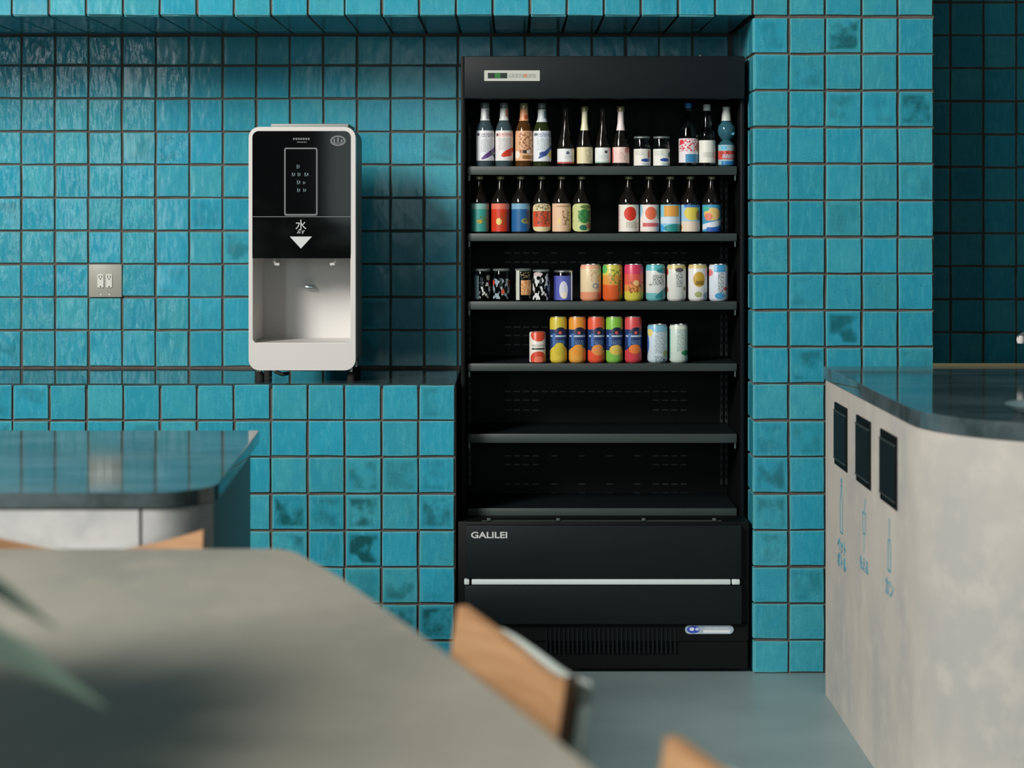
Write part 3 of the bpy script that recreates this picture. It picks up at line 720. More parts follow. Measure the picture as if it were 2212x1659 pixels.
# third shelf cups
g4 = 'glass cups on the third shelf'
K = lambda n, *mk: label_mat('print_' + n, None, list(mk))
cup(1042, 37, 69, 2, K('h1', ('r', -.55, .45, .28, .42, (96, 120, 128)), ('N', .3, .35, .5, .28, (206, 208, 200)), ('e', .55, .8, .2, .1, (150, 156, 146))), (.03, .9), 'clear cup printed with white brush strokes, far left of third shelf', g4, cat='cup', name='sake_cup')
cup(1083, 38, 69, 2, K('h2', ('N', .0, .4, .9, .36, (140, 158, 170)), ('e', -.75, .62, .18, .1, (206, 66, 46)), ('e', .75, .62, .22, .1, (150, 56, 40)), ('e', .1, .3, .12, .1, (196, 80, 60))), (.03, .9), 'clear cup printed with red spots and grey waves, third shelf', g4, cat='cup', name='sake_cup')
cup(1130, 37, 69, 2, K('h3', ('r', -.45, .5, .18, .5, (196, 200, 190)), ('r', .35, .42, .5, .25, (206, 140, 84)), ('n', .35, .42, .5, .25, (232, 190, 140)), ('n', .3, .85, .5, .1, (130, 120, 90))), (.03, .95), 'clear cup with orange patch and white stripe, third shelf', g4, cat='cup', name='sake_cup')
cup(1169, 38, 67, 2, K('h4', ('N', .0, .45, 1.3, .45, (206, 212, 212)), ('e', -.3, .9, .4, .07, (196, 180, 180))), (.03, .95), 'clear cup covered with scattered white pebble print, third shelf', g4, cat='cup', name='sake_cup')
cup(1217, 42, 66, 2, LT('h5', (88, 96, 176), ('e', .0, .42, .3, .36, (206, 206, 220)), ('e', .05, .2, .2, .15, (226, 216, 200)), ('r', -.9, .5, .3, 1, (60, 68, 140))), (.03, .82), 'cup with violet-blue label under a silver lid, third shelf', g4, cat='cup', name='sake_cup', lid=M_LID, strap=True)

def can(px, wpx, hpx, shelf, lab, label, group, top=0.9, D=PD, name='drink_can'):
    R = hh(wpx) / 2; H = hh(hpx)
    t = place(px, shelf, name, label, 'can', group, D)
    me = lathe_mesh('c', [(R * .80, 0.0), (R * .94, .004), (R, .009), (R, H - .010), (R * top, H - .002)], 32, 40); link('can_body', me, lab, t)
    me = lathe_mesh('r', [(R * top, H - .0022), (R * (top + .02), H - .001), (R * (top + .01), H), (R * (top - .05), H - .0005), (R * (top - .08), H - .004), (0.0005, H - .004)], 32, 40)
    link('can_lid', me, M_LID, t)
    tb = bmesh.new(); bm_box(tb, (-.006, -.012, H - .004), (.006, .008, H - .0028), .001)
    link('pull_tab', mesh_of(tb), M_LID, t)
    return t
g5 = 'cans on the third shelf'
can(1276, 45, 79, 2, LT('i1', (226, 204, 166), ('r', 0, .05, 3, .2, (226, 150, 116)), ('r', 0, .95, 3, .06, (230, 170, 140)), ('e', .35, .42, .25, .08, (150, 156, 160)), ('e', .3, .42, .1, .04, (226, 204, 166)), ('n', .4, .7, .4, .16, (206, 170, 130)), ('e', .75, .15, .3, .05, (206, 110, 90))), 'cream can fading to peach at its foot, third shelf', g5)
can(1323, 43, 79, 2, LT('i2', (206, 196, 80), ('r', 0, .22, 3, .33, (214, 92, 40)), ('e', 0, .58, 1.6, .14, (216, 150, 66)), ('e', -.75, .88, .35, .12, (90, 176, 96)), ('n', .2, .68, .5, .2, (124, 136, 52)), ('e', .45, .4, .12, .2, (120, 110, 56)), ('e', .7, .1, .3, .08, (110, 130, 60))), 'can fading from yellow-green top to orange foot, third shelf', g5)
can(1369, 41, 79, 2, LT('i3', (214, 90, 74), ('r', 0, .88, 3, .14, (206, 60, 96)), ('r', 0, .15, 3, .2, (206, 194, 74)), ('e', 0, .36, 1.8, .1, (220, 140, 76)), ('n', .2, .38, .6, .16, (140, 86, 44)), ('e', .15, .5, .2, .08, (226, 186, 120))), 'can fading from pink top to yellow foot, third shelf', g5)
can(1416, 42, 79, 2, LT('i4', (212, 216, 214), ('r', 0, .94, 3, .1, (90, 180, 186)), ('e', .7, .84, .7, .08, (50, 130, 140)), ('r', 0, .08, 3, .14, (110, 180, 184)), ('e', .7, .26, .8, .1, (50, 138, 146), .2), ('v', .2, .58, .45, .14, (60, 70, 70)), ('e', -.4, .45, .15, .03, (150, 160, 160))), 'white can with teal bands and black lettering, third shelf', g5)
can(1461, 41, 79, 2, LT('i5', (212, 214, 208), ('r', 0, .94, 3, .06, (206, 190, 130)), ('e', .15, .86, .3, .06, (90, 84, 70)), ('v', .15, .64, .22, .26, (88, 84, 110)), ('e', .6, .34, .16, .06, (120, 110, 60)), ('e', -.9, .8, .2, .1, (196, 80, 70)), ('e', -.9, .3, .2, .08, (200, 110, 90))), 'white can with gold rim and dark violet vertical writing, third shelf', g5)
can(1507, 41, 79, 2, LT('i6', (220, 220, 220), ('r', 0, .95, 3, .05, (206, 186, 120)), ('e', .05, .6, .42, .21, (190, 154, 52)), ('r', .1, .5, .3, .06, (130, 104, 30)), ('e', .0, .18, .25, .08, (160, 170, 110)), ('e', .75, .15, .4, .1, (130, 150, 160))), 'white can with a golden oval emblem, third shelf', g5)
can(1552, 42, 79, 2, LT('i7', (206, 216, 226), ('r', .05, .9, .4, .1, (70, 150, 196)), ('e', -.75, .78, .3, .1, (214, 120, 124)), ('v', .1, .5, .2, .3, (90, 84, 64)), ('e', .45, .34, .2, .05, (196, 96, 90)), ('e', .05, .14, .35, .09, (70, 150, 200)), ('e', .9, .55, .2, .4, (84, 120, 140))), 'pale blue and white can, far right of third shelf', g5)
# fourth shelf
g6 = 'tall slim cans on the fourth shelf'
cc = empty('juice_can', (XP(1161, 5.964), 5.964, SH[3]), 0, 'small white can with red fruit rounds at top and foot, fourth shelf', 'can')
R = hh(35) / 2; H = hh(67)
tt = LT('j0', (226, 220, 210), ('e', .1, .90, .7, .20, (206, 72, 44)), ('e', .1, .14, .75, .24, (206, 70, 44)), ('e', .1, .1, .4, .12, (226, 116, 90)), ('r', .1, .46, .6, .03, (60, 70, 70)), ('t', .1, .56, .6, .04, (120, 130, 124)))
link('can_body', lathe_mesh('c', [(R * .86, 0), (R, .003), (R, H - .006), (R * .9, H - .001)], 28), tt, cc)
link('can_lid', lathe_mesh('l', [(R * .9, H - .0012), (R * .9, H), (R * .84, H - .001), (0.0005, H - .002)], 28), M_LID, cc)
def slim(px, top, foot, label, extra=()):
    NV = (34, 56, 104)
    can(px, 37, 99, 3, LT('k%d' % px, top, ('r', 0, .50, 3, .23, NV), ('e', .2, .70, .42, .08, (28, 36, 60)), ('e', .15, .66, .12, .035, (206, 90, 84)), ('r', .05, .585, .75, .02, (170, 190, 206)), ('t', .1, .45, .5, .05, (96, 124, 160)), ('r', -.35, .5, .12, .14, (70, 110, 170)), *extra), label, g6)
slim(1206, (204, 184, 60), None, 'tall slim can with yellow top and yellow fruit foot, fourth shelf', (('e', .1, .16, .95, .22, (216, 194, 70)), ('e', .1, .3, .45, .14, (206, 186, 60))))
slim(1247, (222, 146, 52), None, 'tall slim can with amber top and orange fruit foot, fourth shelf', (('e', .1, .16, .95, .20, (224, 160, 70)), ('e', .1, .28, .5, .12, (226, 150, 60)), ('e', .5, .36, .1, .04, (60, 120, 70))))
slim(1288, (222, 88, 60), None, 'tall slim can with coral-red top and foot, fourth shelf', (('e', .1, .12, 1.0, .18, (222, 84, 56)), ('e', .1, .28, .5, .12, (224, 144, 80))))
slim(1327, (128, 186, 66), None, 'tall slim can with bright green top and foot, fourth shelf', (('e', .1, .12, 1.0, .18, (126, 186, 80)), ('e', .15, .28, .55, .11, (216, 190, 90))))
slim(1368, (206, 74, 78), None, 'tall slim can with crimson top and foot, fourth shelf', (('e', .1, .14, 1.0, .20, (200, 66, 74)), ('e', .1, .3, .5, .10, (226, 124, 56))))
g7 = 'pale cans on the fourth shelf'
can(1420, 43, 82, 3, LT('l1', (196, 212, 220), ('r', 0, .93, 3, .1, (120, 180, 206)), ('e', -.6, .8, .25, .1, (224, 206, 120)), ('e', -1.0, .5, .35, .3, (64, 100, 176)), ('v', .25, .55, .45, .3, (140, 150, 156)), ('e', .6, .25, .25, .08, (150, 160, 90)), ('v', .3, .08, .5, .1, (70, 90, 100))), 'pale blue and white can with yellow sun, fourth shelf', g7)
can(1466, 40, 82, 3, LT('l2', (196, 212, 204), ('r', 0, .95, 3, .06, (206, 214, 200)), ('r', -.85, .5, .12, .4, (90, 160, 150)), ('v', .2, .6, .35, .3, (130, 150, 146)), ('e', .55, .26, .4, .07, (50, 138, 90)), ('e', .95, .5, .2, .5, (80, 146, 136))), 'pale green can with darker green leaf mark, right end of fourth shelf', g7)

# ------------------------------------------------------------------ water server on the ledge
WD = 5.84; ws_s = F / WD
wsx0, wsx1 = XP(537, WD), XP(768, WD); wsz0, wsz1 = ZY(800, WD), ZY(274, WD)
ws = empty('water_dispenser', ((wsx0 + wsx1) / 2, WD, LEDGE_Z), 0, 'white countertop water dispenser with black glossy front, on the tiled ledge', 'water dispenser')
O = Vector(ws.location)
def wpt(px, py): return (XP(px, WD) - O.x, ZY(py, WD) - O.z)
hw = (wsx1 - wsx0) / 2; z0 = wsz0 - O.z; z1 = wsz1 - O.z; dep = 0.27
# body shell split in front frame, rear casing, niche
bm = bmesh.new()
rx0, rz0 = wpt(545, 793); rx1, rz1 = wpt(758, 283)
nx0, nz0 = wpt(545, 742); nx1, _ = wpt(758, 742)
outer = rrect(-hw, z0, hw, z1, 0.034, 7); inner = rrect(rx0, nz0, rx1, rz1, 0.020, 7)
ring_xz(bm, outer, inner, 0.0, 0.055)
link('front_frame', mesh_of(bm, 'frame', 40), M_WHITE, ws)
bm = bmesh.new(); slab_xz(bm, rrect(-hw + 0.004, z0 + 0.012, hw - 0.002, z1 - 0.008, 0.03, 7), 0.253, dep)
link('rear_casing', mesh_of(bm, 'casing', 40), M_GREYP, ws)
bm = bmesh.new(); ring_xz(bm, rrect(-hw + 0.003, z0 + 0.006, hw - 0.0015, z1 - 0.003, 0.032, 7), rrect(rx0 - .002, nz0 - .002, rx1 + .002, rz1, 0.02, 7), 0.055, 0.253)
link('side_casing', mesh_of(bm, 'casing', 40), M_GREYP, ws)
# niche lining
_, ntop = wpt(600, 556)
box('niche_back', (rx0, 0.243, nz0 - .002), (rx1, 0.252, ntop + 0.02), M_WHITE, ws)
box('niche_side', (rx0 - 0.001, 0.001, nz0), (rx0 + 0.0015, 0.243, ntop + 0.01), M_WHITE, ws)
box('niche_side', (rx1 - 0.0015, 0.001, nz0), (rx1 + 0.001, 0.243, ntop + 0.01), M_WHITE, ws)
box('drip_tray', (rx0, 0.004, nz0 - 0.004), (rx1, 0.243, nz0 + 0.002), M_WHITE, ws)
# black glossy door in two parts, rounded top corners
xs0, zs = wpt(545, 468); xs1, _ = wpt(758, 468)
def topround(x0, za, x1, zb, r, n=7):
    pts = [(x0, za), (x1, za)]
    for cx, a0 in ((x1 - r, 0), (x0 + r, 90)):
        for i in range(n + 1):
            a = radians(a0 + 90 * i / n); pts.append((cx + r * cos(a), zb - r + r * sin(a)))
    return pts
bm = bmesh.new(); slab_xz(bm, topround(rx0 + .0005, zs + 0.0015, rx1 - .0005, rz1 - .0005, 0.0195), 0.001, 0.016)
link('upper_black_panel', mesh_of(bm, 'p', 30), M_GLOSSB, ws)
_, zl = wpt(545, 558)
box('lower_black_panel', (rx0 + .0005, 0.001, zl), (rx1 - .0005, 0.016, zs - 0.0015), M_GLOSSB, ws)
box('panel_seam', (rx0 + .0005, 0.002, zs - 0.0012), (rx1 - .0005, 0.012, zs + 0.0012), M_GREYL, ws)
box('spout_housing', (rx0 + 0.03, 0.018, zl + 0.004), (rx1 - 0.03, 0.242, zl + 0.05), M_BLACK2, ws)
# control display
a0, b0 = wpt(614, 466); a1, b1 = wpt(686, 319)
bm = bmesh.new(); ring_xz(bm, rrect(a0, b0, a1, b1, .006, 4), rrect(a0 + .0045, b0 + .0055, a1 - .0045, b1 - .0045, .003, 4), -0.0012, 0.0012)
link('display_frame', mesh_of(bm, 'df', 30), M_GREYL, ws)
def icon(name, pts, mat, y=-0.0002, t=0.0005, parent=ws):
    bm = bmesh.new()
    for q in pts:
        slab_xz(bm, q, y - t, y)
    return link(name, mesh_of(bm, name), mat, parent)
def sq(px, py, w, h):
    x, z = wpt(px, py); a = w / ws_s / 2; b = h / ws_s / 2
    return [(x - a, z - b), (x + a, z - b), (x + a, z + b), (x - a, z + b)]
for (px, py, w_, h_) in ((644, 360, 7, 9), (634, 377, 8, 8), (646, 377, 7, 8), (662, 377, 10, 8), (645, 394, 8, 9), (657, 395, 6, 6), (645, 411, 7, 8), (658, 411, 7, 7)):
    icon('display_symbol', [sq(px - w_ * .28, py, w_ * .3, h_), sq(px + w_ * .28, py, w_ * .3, h_ * .8), sq(px, py + h_ * .3, w_ * .7, h_ * .22)], M_DIM)
icon('maker_lettering', [sq(635 + 5.3 * k, 300, 3.6, 4.5) for k in range(7)] + [sq(643 + 3.6 * k, 307, 2.4, 2.4) for k in range(6)], M_GREYL)
x, z = wpt(730, 304); el = [(x + .0245 * cos(a * pi / 12), z + .0165 * sin(a * pi / 12)) for a in range(24)]
el2 = [(x + .0185 * cos(a * pi / 12), z + .0115 * sin(a * pi / 12)) for a in range(24)]
bm = bmesh.new(); ring_xz(bm, el, el2, -0.0008, 0.0008); link('oval_mark', mesh_of(bm), M_GREYL, ws)
icon('oval_mark_print', [sq(722, 304, 4, 9), sq(730, 302, 4, 9), sq(738, 305, 4, 8), sq(730, 309, 18, 2)], M_GREYL)
x, z = wpt(650, 488)
try: text('water_symbol', '水', 0.036, (x, -0.0004, z), M_LITEP, ws, depth=0.0005)
except Exception: pass
x, z = wpt(650, 502); text('water_symbol_small', 'みず', 0.013, (x, -0.0004, z), M_LITEP, ws, depth=0.0005)
xa, za = wpt(626, 511); xb, _ = wpt(674, 511); xc, zc = wpt(650, 537)
bm = bmesh.new(); slab_xz(bm, [(xa, za), (xc, zc), (xb, za)], -0.0008, 0.0008); link('down_arrow', mesh_of(bm), M_LITEP, ws)
# hooks and nozzle
for px, sg in ((590, 1), (722, -1)):
    x, z = wpt(px, 556); pts = [(x, 0.03, z + .01), (x, 0.03, z - 0.014), (x + sg * .003, 0.03, z - 0.021), (x + sg * .016, 0.03, z - 0.023)]
    tube('side_hook', pts, 0.0055, M_WHITE, ws, 10)
x, z = wpt(655, 626)
box('nozzle', (x - .020, 0.215, z - .007), (x + .012, 0.243, z + .006), M_CHROME, ws, 0.004, 2)
# lid and feet
x0, _ = wpt(583, 270); x1, _ = wpt(752, 270)
box('top_lid', (x0, 0.02, z1), (x1, dep - 0.02, z1 + 0.011), M_GREYP, ws, 0.004, 2)
for px in (557, 756):
    for yy in (0.045, dep - 0.03):
        x, _ = wpt(px, 800)
        f = link('foot', lathe_mesh('f', [(.006, .030), (.006, z0 + .012)], 12), M_CHROME, ws, (x, yy, 0))
        link('foot', lathe_mesh('f', [(.0135, 0.0), (.0135, .022), (.010, .030), (.0005, .030)], 16), M_RUBBER, ws, (x, yy, 0))
bm = bmesh.new(); random.seed(5)
bm_box(bm, (-.12, .08, z0 - .008), (.13, .2, z0 + .014), .004)
link('underside_valve_box', mesh_of(bm, 'v', 30), M_BLACK2, ws)
tube('drain_pipe', [(-.105, .06, z0 + .008), (-.09, .06, z0 - .010), (-.07, .065, z0 - .018), (-.06, .12, z0 - .02)], .006, M_CHROME, ws)
random.seed(21)

# ------------------------------------------------------------------ right hand service counter with bin flaps
def outline_counter(x0, yb, r, cx, cy, yf, xr, off=0.0):
    pts = [(x0 - off, yb)]
    n = 16
    for i in range(n + 1):
        a = pi + (pi / 2) * i / n
        pts.append((cx + (r + off) * cos(a), cy + (r + off) * sin(a)))
    pts += [(xr, yf - off), (xr, yb)]
    return pts
CT = 0.975; CBT = 0.937
rc = empty('service_counter', (0.932, 5.55, 0), 0, 'pale plastered service counter with three black bin flaps, in front of the tiled pier', 'counter')
RO = Vector(rc.location)
oo = outline_counter(0.932, 5.55, 0.38, 1.312, 4.35, 3.97, 3.2)
body = prism('body', [(x - RO.x, y - RO.y) for x, y in oo], 0.0, CBT, M_PLASTER, rc, 0.0, 25)
sl = prism('worktop', outline_counter(0.932, 5.55, 0.38, 1.312, 4.35, 3.97, 3.2, 0.006), CBT, CT, M_STONE, None, 0.003, 18)
tag(sl, 'dark polished stone worktop with curved corner, on the service counter at right', 'worktop')
box('back_upstand', (1.252, 5.5505, CT - 0.03), (3.2, 5.556, CT + 0.008), simple('dull_brass_strip', (120, 112, 84), 0.5, metal=0.3), sl)
XF = 0.932 - RO.x
for k, (y0, y1) in enumerate(((5.185, 5.379), (4.845, 5.04), (4.513, 4.712))):
    zb, zt = 0.708, 0.886
    fl = box('bin_flap', (XF - 0.004, y0 - RO.y, zb), (XF + 0.004, y1 - RO.y, zt), M_BLACK2, rc, 0.001)
    box('flap_panel', (XF - 0.007, y0 + 0.006 - RO.y, zb + 0.022), (XF - 0.003, y1 - 0.006 - RO.y, zt - 0.026), M_BLACK, fl)
    box('flap_bar', (XF - 0.0085, y0 + 0.008 - RO.y, zt - 0.024), (XF - 0.004, y1 - 0.008 - RO.y, zt - 0.020), M_SHELF, fl)
    box('flap_bar', (XF - 0.0085, y0 + 0.008 - RO.y, zb + 0.018), (XF - 0.004, y1 - 0.008 - RO.y, zb + 0.022), M_SHELF, fl)
# printed pictograms on the left face (plane x = XF, seen from -x: right hand is -y)
def face_icon(name, polys, yc):
    bm = bmesh.new()
    for q in polys:
        a = [bm.verts.new((XF - 0.0012, yc - u - RO.y, z)) for u, z in q]; b = [bm.verts.new((XF + 0.0005, yc - u - RO.y, z)) for u, z in q]
        bm.faces.new(a); bm.faces.new(list(reversed(b)))
        for i in range(len(q)):
            j = (i + 1) % len(q); bm.faces.new((a[j], a[i], b[i], b[j]))
    return link(name, mesh_of(bm), M_BLUEP, rc)
def outl(q, t):      # thick outline as segments
    out = []
    for i in range(len(q)):
        (x0, y0), (x1, y1) = q[i], q[(i + 1) % len(q)]
        dx, dy = x1 - x0, y1 - y0; l = math.hypot(dx, dy) or 1; nx, ny = -dy / l * t / 2, dx / l * t / 2
        out.append([(x0 + nx, y0 + ny), (x1 + nx, y1 + ny), (x1 - nx, y1 - ny), (x0 - nx, y0 - ny)])
    return out
bot = [(-.018, .525), (.018, .525), (.018, .615), (.008, .635), (.008, .66), (-.008, .66), (-.008, .635), (-.018, .615)]
face_icon('bottle_pictogram', outl(bot, .005) + [[(-.01, .665), (.01, .665), (.01, .678), (-.01, .678)]], 5.28)
cupo = [(-.014, .58), (.014, .58), (.02, .635), (-.02, .635)]
face_icon('cup_pictogram', outl(cupo, .005) + [[(.004, .64), (.012, .675), (.016, .674), (.008, .64)], [(-.0015, .53), (.0015, .53), (.0015, .575), (-.0015, .575)]], 4.94)
cano = [(-.016, .545), (.016, .545), (.016, .60), (.010, .622), (-.010, .622), (-.016, .60)]
face_icon('can_pictogram', outl(cano, .006) + [[(-.004, .63), (.004, .63), (.004, .675), (-.004, .675)]], 4.61)
def face_text(s, size, yc, z):
    me = text_mesh(s, size, 0.0006, 1.0, 0.0012)
    o = link('bin_lettering', me, M_BLUEP, rc, (XF - 0.0006, yc - RO.y, z)); o.rotation_euler = (pi / 2, 0, -pi / 2)
    return o
face_text('ペット', 0.046, 5.275, .485); face_text('ボトル', 0.046, 5.275, .44)
face_text('もえる', 0.040, 4.94, .495); face_text('カン', 0.050, 4.61, .50)

dish = empty('steel_dish', (1.236, 4.20, CT), 0, 'shallow steel dish on the dark worktop at the right edge', 'dish')
link('bowl', lathe_mesh('bowl', [(.0005, .001), (.07, .001), (.10, .008), (.122, .021), (.124, .022), (.121, .022), (.10, .011), (.07, .004), (.0005, .003)], 40, 60, False), simple('dull_dish_steel', (190, 200, 200), 0.3, metal=0.6), dish)
tap = empty('tap', (1.61, 5.44, CT), 0, 'slim tap with white tip at the right edge of the worktop', 'tap')
tube('spout', [(0, 0, 0), (0, 0, .10), (-.01, 0, .125), (-.04, 0, .135), (-.09, 0, .120), (-.135, 0, .090)], .009, M_CHROME, tap)
me = lathe_mesh('tip', [(.0005, 0), (.010, .002), (.0125, .012), (.010, .024), (.0005, .027)], 16)
tp = link('spout_tip', me, M_WHITE, tap, (-.128, 0, .073)); 

# ------------------------------------------------------------------ left counter
LT0 = 0.872; LTB = 0.841
def lc_outline(off=0.0):
    pts = [(-3.0, 3.72 - off)]
    # rounded corner
    c = Vector((-0.735, 3.84)); r = 0.12 + off
    for i in range(11):
        a = -pi / 2 + (pi / 2) * i / 10; pts.append((c.x + r * cos(a), c.y + r * sin(a)))
    pts += [(-0.659 + off, 4.77 + off), (-3.0, 4.77 + off)]
    return pts
lc = empty('island_counter', (-0.7, 3.9, 0), 0, 'low counter with pale speckled front panel and dark side, behind the table at left', 'counter')
LO = Vector(lc.location)
core = lc_outline(-0.008)
prism('carcass', [(x - LO.x, y - LO.y) for x, y in core], 0.0, LTB - .002, M_SIDE, lc, 0, 25)
box('front_panel', (-3.0 - LO.x, 3.712 - LO.y, 0.06), (-0.741 - LO.x, 3.7275 - LO.y, LTB - 0.003), M_PANEL, lc, 0.001)
# curved corner panel
bm = bmesh.new(); c = Vector((-0.735 - LO.x, 3.84 - LO.y)); n = 10
pi_, po_ = [], []
for i in range(n + 1):
    a = -pi / 2 + radians(78) * i / n
    pi_.append((c.x + .1125 * cos(a), c.y + .1125 * sin(a))); po_.append((c.x + .128 * cos(a), c.y + .128 * sin(a)))
bm_prism(bm, po_ + list(reversed(pi_)), 0.06, LTB - 0.003)
link('corner_panel', mesh_of(bm, 'cp', 25), M_PANEL, lc)
ls = prism('worktop', lc_outline(0.012), LTB, LT0, M_STONE, None, 0.003, 18)
tag(ls, 'dark polished stone worktop mirroring the wall outlet, on the left counter', 'worktop')

# ------------------------------------------------------------------ table
TZ = 0.80
edge = [(-.440, 3.492), (-.418, 3.478), (-.400, 3.45), (-.309, 3.245), (-.214, 2.99), (-.095, 2.658), (.044, 2.245), (.087, 2.11), (.19, 1.78), (.27, 1.48), (.29, 1.38), (.27, 1.30), (.20, 1.26)]
to = [(-2.45, 1.26), (-2.50, 1.32), (-2.50, 3.42), (-2.44, 3.488)] + edge
tb = empty('dining_table', (-1.1, 2.4, 0), 0, 'large grey-beige table with slanting right edge in the foreground', 'table')
prism('tabletop', [(x + 1.1, y - 2.4) for x, y in to[::-1]], TZ - 0.03, TZ, M_TABLE, tb, 0.004, 18)
for lx, ly in ((-.75, 3.15), (-2.2, 3.15), (-.35, 1.6), (-2.2, 1.6)):
    link('leg', lathe_mesh('leg', [(.022, 0), (.022, .012), (.028, TZ - .03)], 16), M_BLACK, tb, (lx + 1.1, ly - 2.4, 0))
box('apron', (-2.2 + 1.1, 1.65 - 2.4, TZ - .09), (-.55 + 1.1, 3.1 - 2.4, TZ - .031), M_BLACK, tb)

# ------------------------------------------------------------------ chairs
def backrest_mesh(half, off, th, top, dip, bot, corner=0.0, x0=None, x1=None, n=18):
    """curved board; sitter side is +y"""
    bm = bmesh.new(); x0 = -half if x0 is None else x0; x1 = half if x1 is None else x1
    fr_, bk_ = [], []
    for i in range(n + 1):
        x = x0 + (x1 - x0) * i / n; t = x / half
        y = -0.18 - 0.055 * (1 - t * t) - off
        zt = top - dip * (1 - min(1, abs(t)) ** 1.6) - corner * min(1, abs(t)) ** 9; zb = bot + 0.02 * t * t
        fr_.append([bm.verts.new((x, y, zb)), bm.verts.new((x, y - .020, (zb + zt) / 2)), bm.verts.new((x, y - 0.036, zt))])
        bk_.append([bm.verts.new((x, y - th, zb)), bm.verts.new((x, y - th - .020, (zb + zt) / 2)), bm.verts.new((x, y - th - 0.036, zt))])
    for i in range(n):
        for j in range(2):
            bm.faces.new((fr_[i][j], fr_[i + 1][j], fr_[i + 1][j + 1], fr_[i][j + 1])); bm.faces.new((bk_[i + 1][j], bk_[i][j], bk_[i][j + 1], bk_[i + 1][j + 1]))
        bm.faces.new((fr_[i][2], fr_[i + 1][2], bk_[i + 1][2], bk_[i][2])); bm.faces.new((fr_[i + 1][0], fr_[i][0], bk_[i][0], bk_[i + 1][0]))
    for i in (0, n):
        for j in range(2): bm.faces.new((fr_[i][j], fr_[i][j + 1], bk_[i][j + 1], bk_[i][j]))
    me = mesh_of(bm, 'backrest', 45)
    return me
def make_chair():
    t = empty('dining_chair')
    bk = link('backrest', backrest_mesh(.235, 0, .016, .812, .055, .58), M_WOOD, t)
    bk.data.materials.append(M_WEDGE)
    for p in bk.data.polygons:
        if abs(p.normal.x) > 0.85 and abs(abs(p.center.x) - .235) < .002: p.material_index = 1
    link('backrest_shell', backrest_mesh(.235, .0165, .018,   .802, .045, .565, .04, x0=-.232, x1=.232), M_BLADEH, t, label='pale grey back shell')
    bm = bmesh.new(); pts = rrect(-.21, -.17, .21, .22, .07, 6); bm_prism(bm, pts, .440, .455, .003)
    link('seat', mesh_of(bm, 'seat', 30), M_WOOD, t)
    for sx in (-1, 1):
        tube('leg', [(sx * .23, .20, 0), (sx * .20, .19, .25), (sx * .18, .17, .425)], .011, M_BLADEH, t)
        tube('leg', [(sx * .23, -.26, 0), (sx * .21, -.25, .25), (sx * .195, -.245, .425)], .011, M_BLADEH, t)
        tube('back_post', [(sx * .175, -.245, .41), (sx * .16, -.272, .52), (sx * .15, -.268, .62), (sx * .15, -.268, .74)], .011, M_BLADEH, t)
    tube('seat_frame', [(-.18, .17, .428), (.18, .17, .428), (.195, -.245, .428), (-.195, -.245, .428), (-.18, .17, .428)], .0105, M_BLADEH, t)
    return t
def copy_tree(o, parent=None):
    c = o.copy(); COL.objects.link(c); c.parent = parent
    for ch in list(o.children): copy_tree(ch, c)
    return c
ch = make_chair()
GC = 'plywood chairs around the large table'
ch.location = (-.210, 2.628, 0); ch.rotation_euler = (0, 0, radians(109.6)); tag(ch, 'plywood chair tucked at the slanting right side of the table, in mid-picture', 'chair', GC)
c2 = copy_tree(ch); c2.location = (.055, 1.894, 0); tag(c2, 'plywood chair nearest the camera, only a wooden corner at the bottom edge', 'chair', GC)
c3 = copy_tree(ch); c3.location = (-.834, 3.405, 0); c3.rotation_euler = (0, 0, pi); tag(c3, 'plywood chair between the table\'s far edge and the left counter', 'chair', GC)

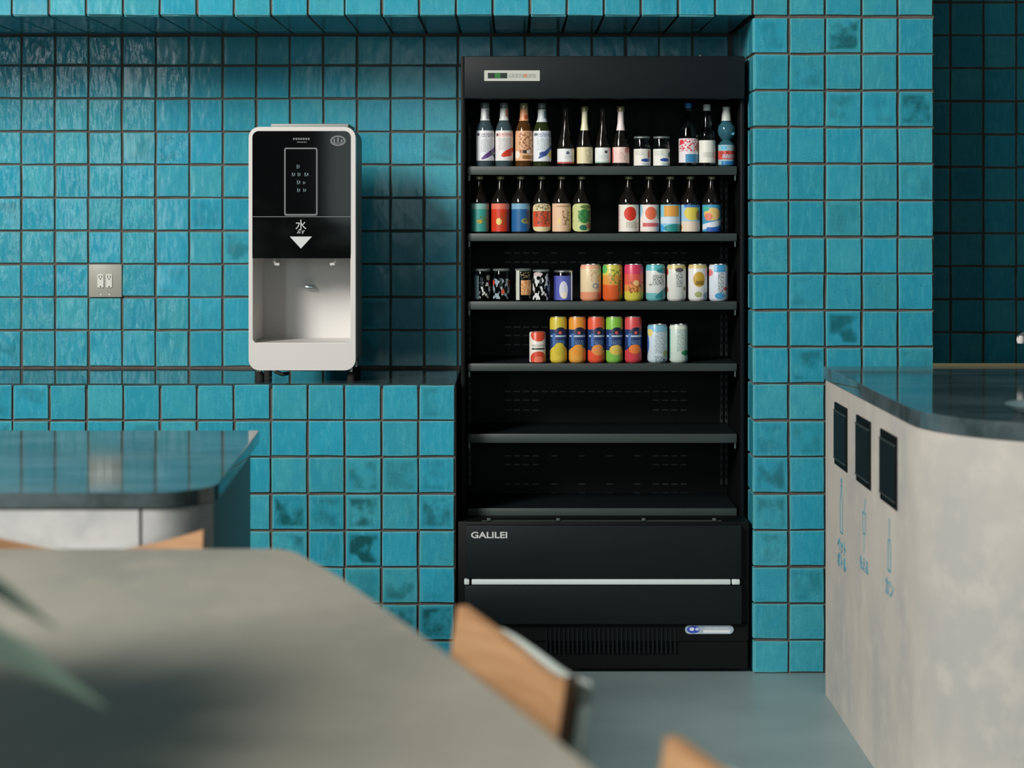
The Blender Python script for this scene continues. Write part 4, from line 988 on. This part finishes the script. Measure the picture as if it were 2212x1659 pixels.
# ------------------------------------------------------------------ plant on the table, mostly out of frame
PLX = -1.08
pl = empty('potted_plant', (PLX, 2.10, TZ), 0, 'blurred leafy green plant on the table at bottom left', 'plant')
link('pot', lathe_mesh('pot', [(.06, 0), (.065, .005), (.085, .12), (.09, .125), (.08, .125), (.075, .11), (.0005, .105)], 24), M_POT, pl)
def leaf_mesh(l, w, droop, seed):
    rnd = random.Random(seed); bm = bmesh.new(); n = 10; rows = []
    for i in range(n + 1):
        t = i / n; hw_ = w * (sin(pi * min(1, t * .97 + .03)) ** 0.8) / 2; y = l * t; z = l * .25 * sin(pi * t * .6) - droop * l * t * t
        rows.append([bm.verts.new((-hw_, y, z + hw_ * .35)), bm.verts.new((0, y, z)), bm.verts.new((hw_, y, z + hw_ * .35))])
    for i in range(n):
        for j in range(2): bm.faces.new((rows[i][j], rows[i][j + 1], rows[i + 1][j + 1], rows[i + 1][j]))
    me = mesh_of(bm, 'leaf', 60); me.materials.append(M_LEAF); return me
LM = [leaf_mesh(.30, .085, .4, 1), leaf_mesh(.26, .09, .55, 2), leaf_mesh(.34, .08, .35, 3)]
rnd = random.Random(3)
LL = [.30, .26, .34]
def put_leaf(i, loc, rot, sc, force=False, wid=1.0):
    bpy.context.view_layer
    R_ = Euler(rot).to_matrix() if not isinstance(rot, Euler) else rot.to_matrix()
    for v in LM[i].vertices:
        q = R_ @ Vector((v.co.x * sc * wid, v.co.y * sc, v.co.z * sc)) + Vector(loc)
        if q.z < .03: return False
        D_ = q.y + 2.10
        if not force and CX + (q.x + PLX) * F / D_ > -25: return False
    o = bpy.data.objects.new('leaf', LM[i]); COL.objects.link(o); o.parent = pl
    o.location = loc; o.rotation_euler = rot; o.scale = (sc * wid, sc, sc)
    return True
n_ = 0
while n_ < 90:
    a = rnd.uniform(0, 2 * pi); z = .12 + .34 * rnd.random(); el_ = rnd.uniform(-.1, .9); i = rnd.randrange(3); sc_ = rnd.uniform(.9, 1.35)
    r0 = rnd.uniform(.0, .05)
    put_leaf(i, (r0 * cos(a), r0 * sin(a), z), Euler((el_, rnd.uniform(-.5, .5), a - pi / 2)), sc_); n_ += 1; 
for (px, y, D, i) in ((105, 1450, 2.0, 2), (215, 1525, 1.95, 0), (40, 1560, 1.92, 1)):
    tip = P(px, D, None, y) - Vector(pl.location); base = Vector((-.02, .0, .12 + .06 * i)); d = tip - base
    L_ = math.hypot(d.x, d.y); sc_ = L_ / LL[i]
    put_leaf(i, base, Euler((math.atan2(d.z + .15 * L_, L_), .5, math.atan2(d.y, d.x) - pi / 2)), sc_, True, .45)
for k in range(5):
    a = k * 1.3; tube('stem', [(.02 * cos(a), .02 * sin(a), .10), (.03 * cos(a), .03 * sin(a), .35), (.05 * cos(a), .05 * sin(a), .45)], .004, M_STEM, pl, 6)
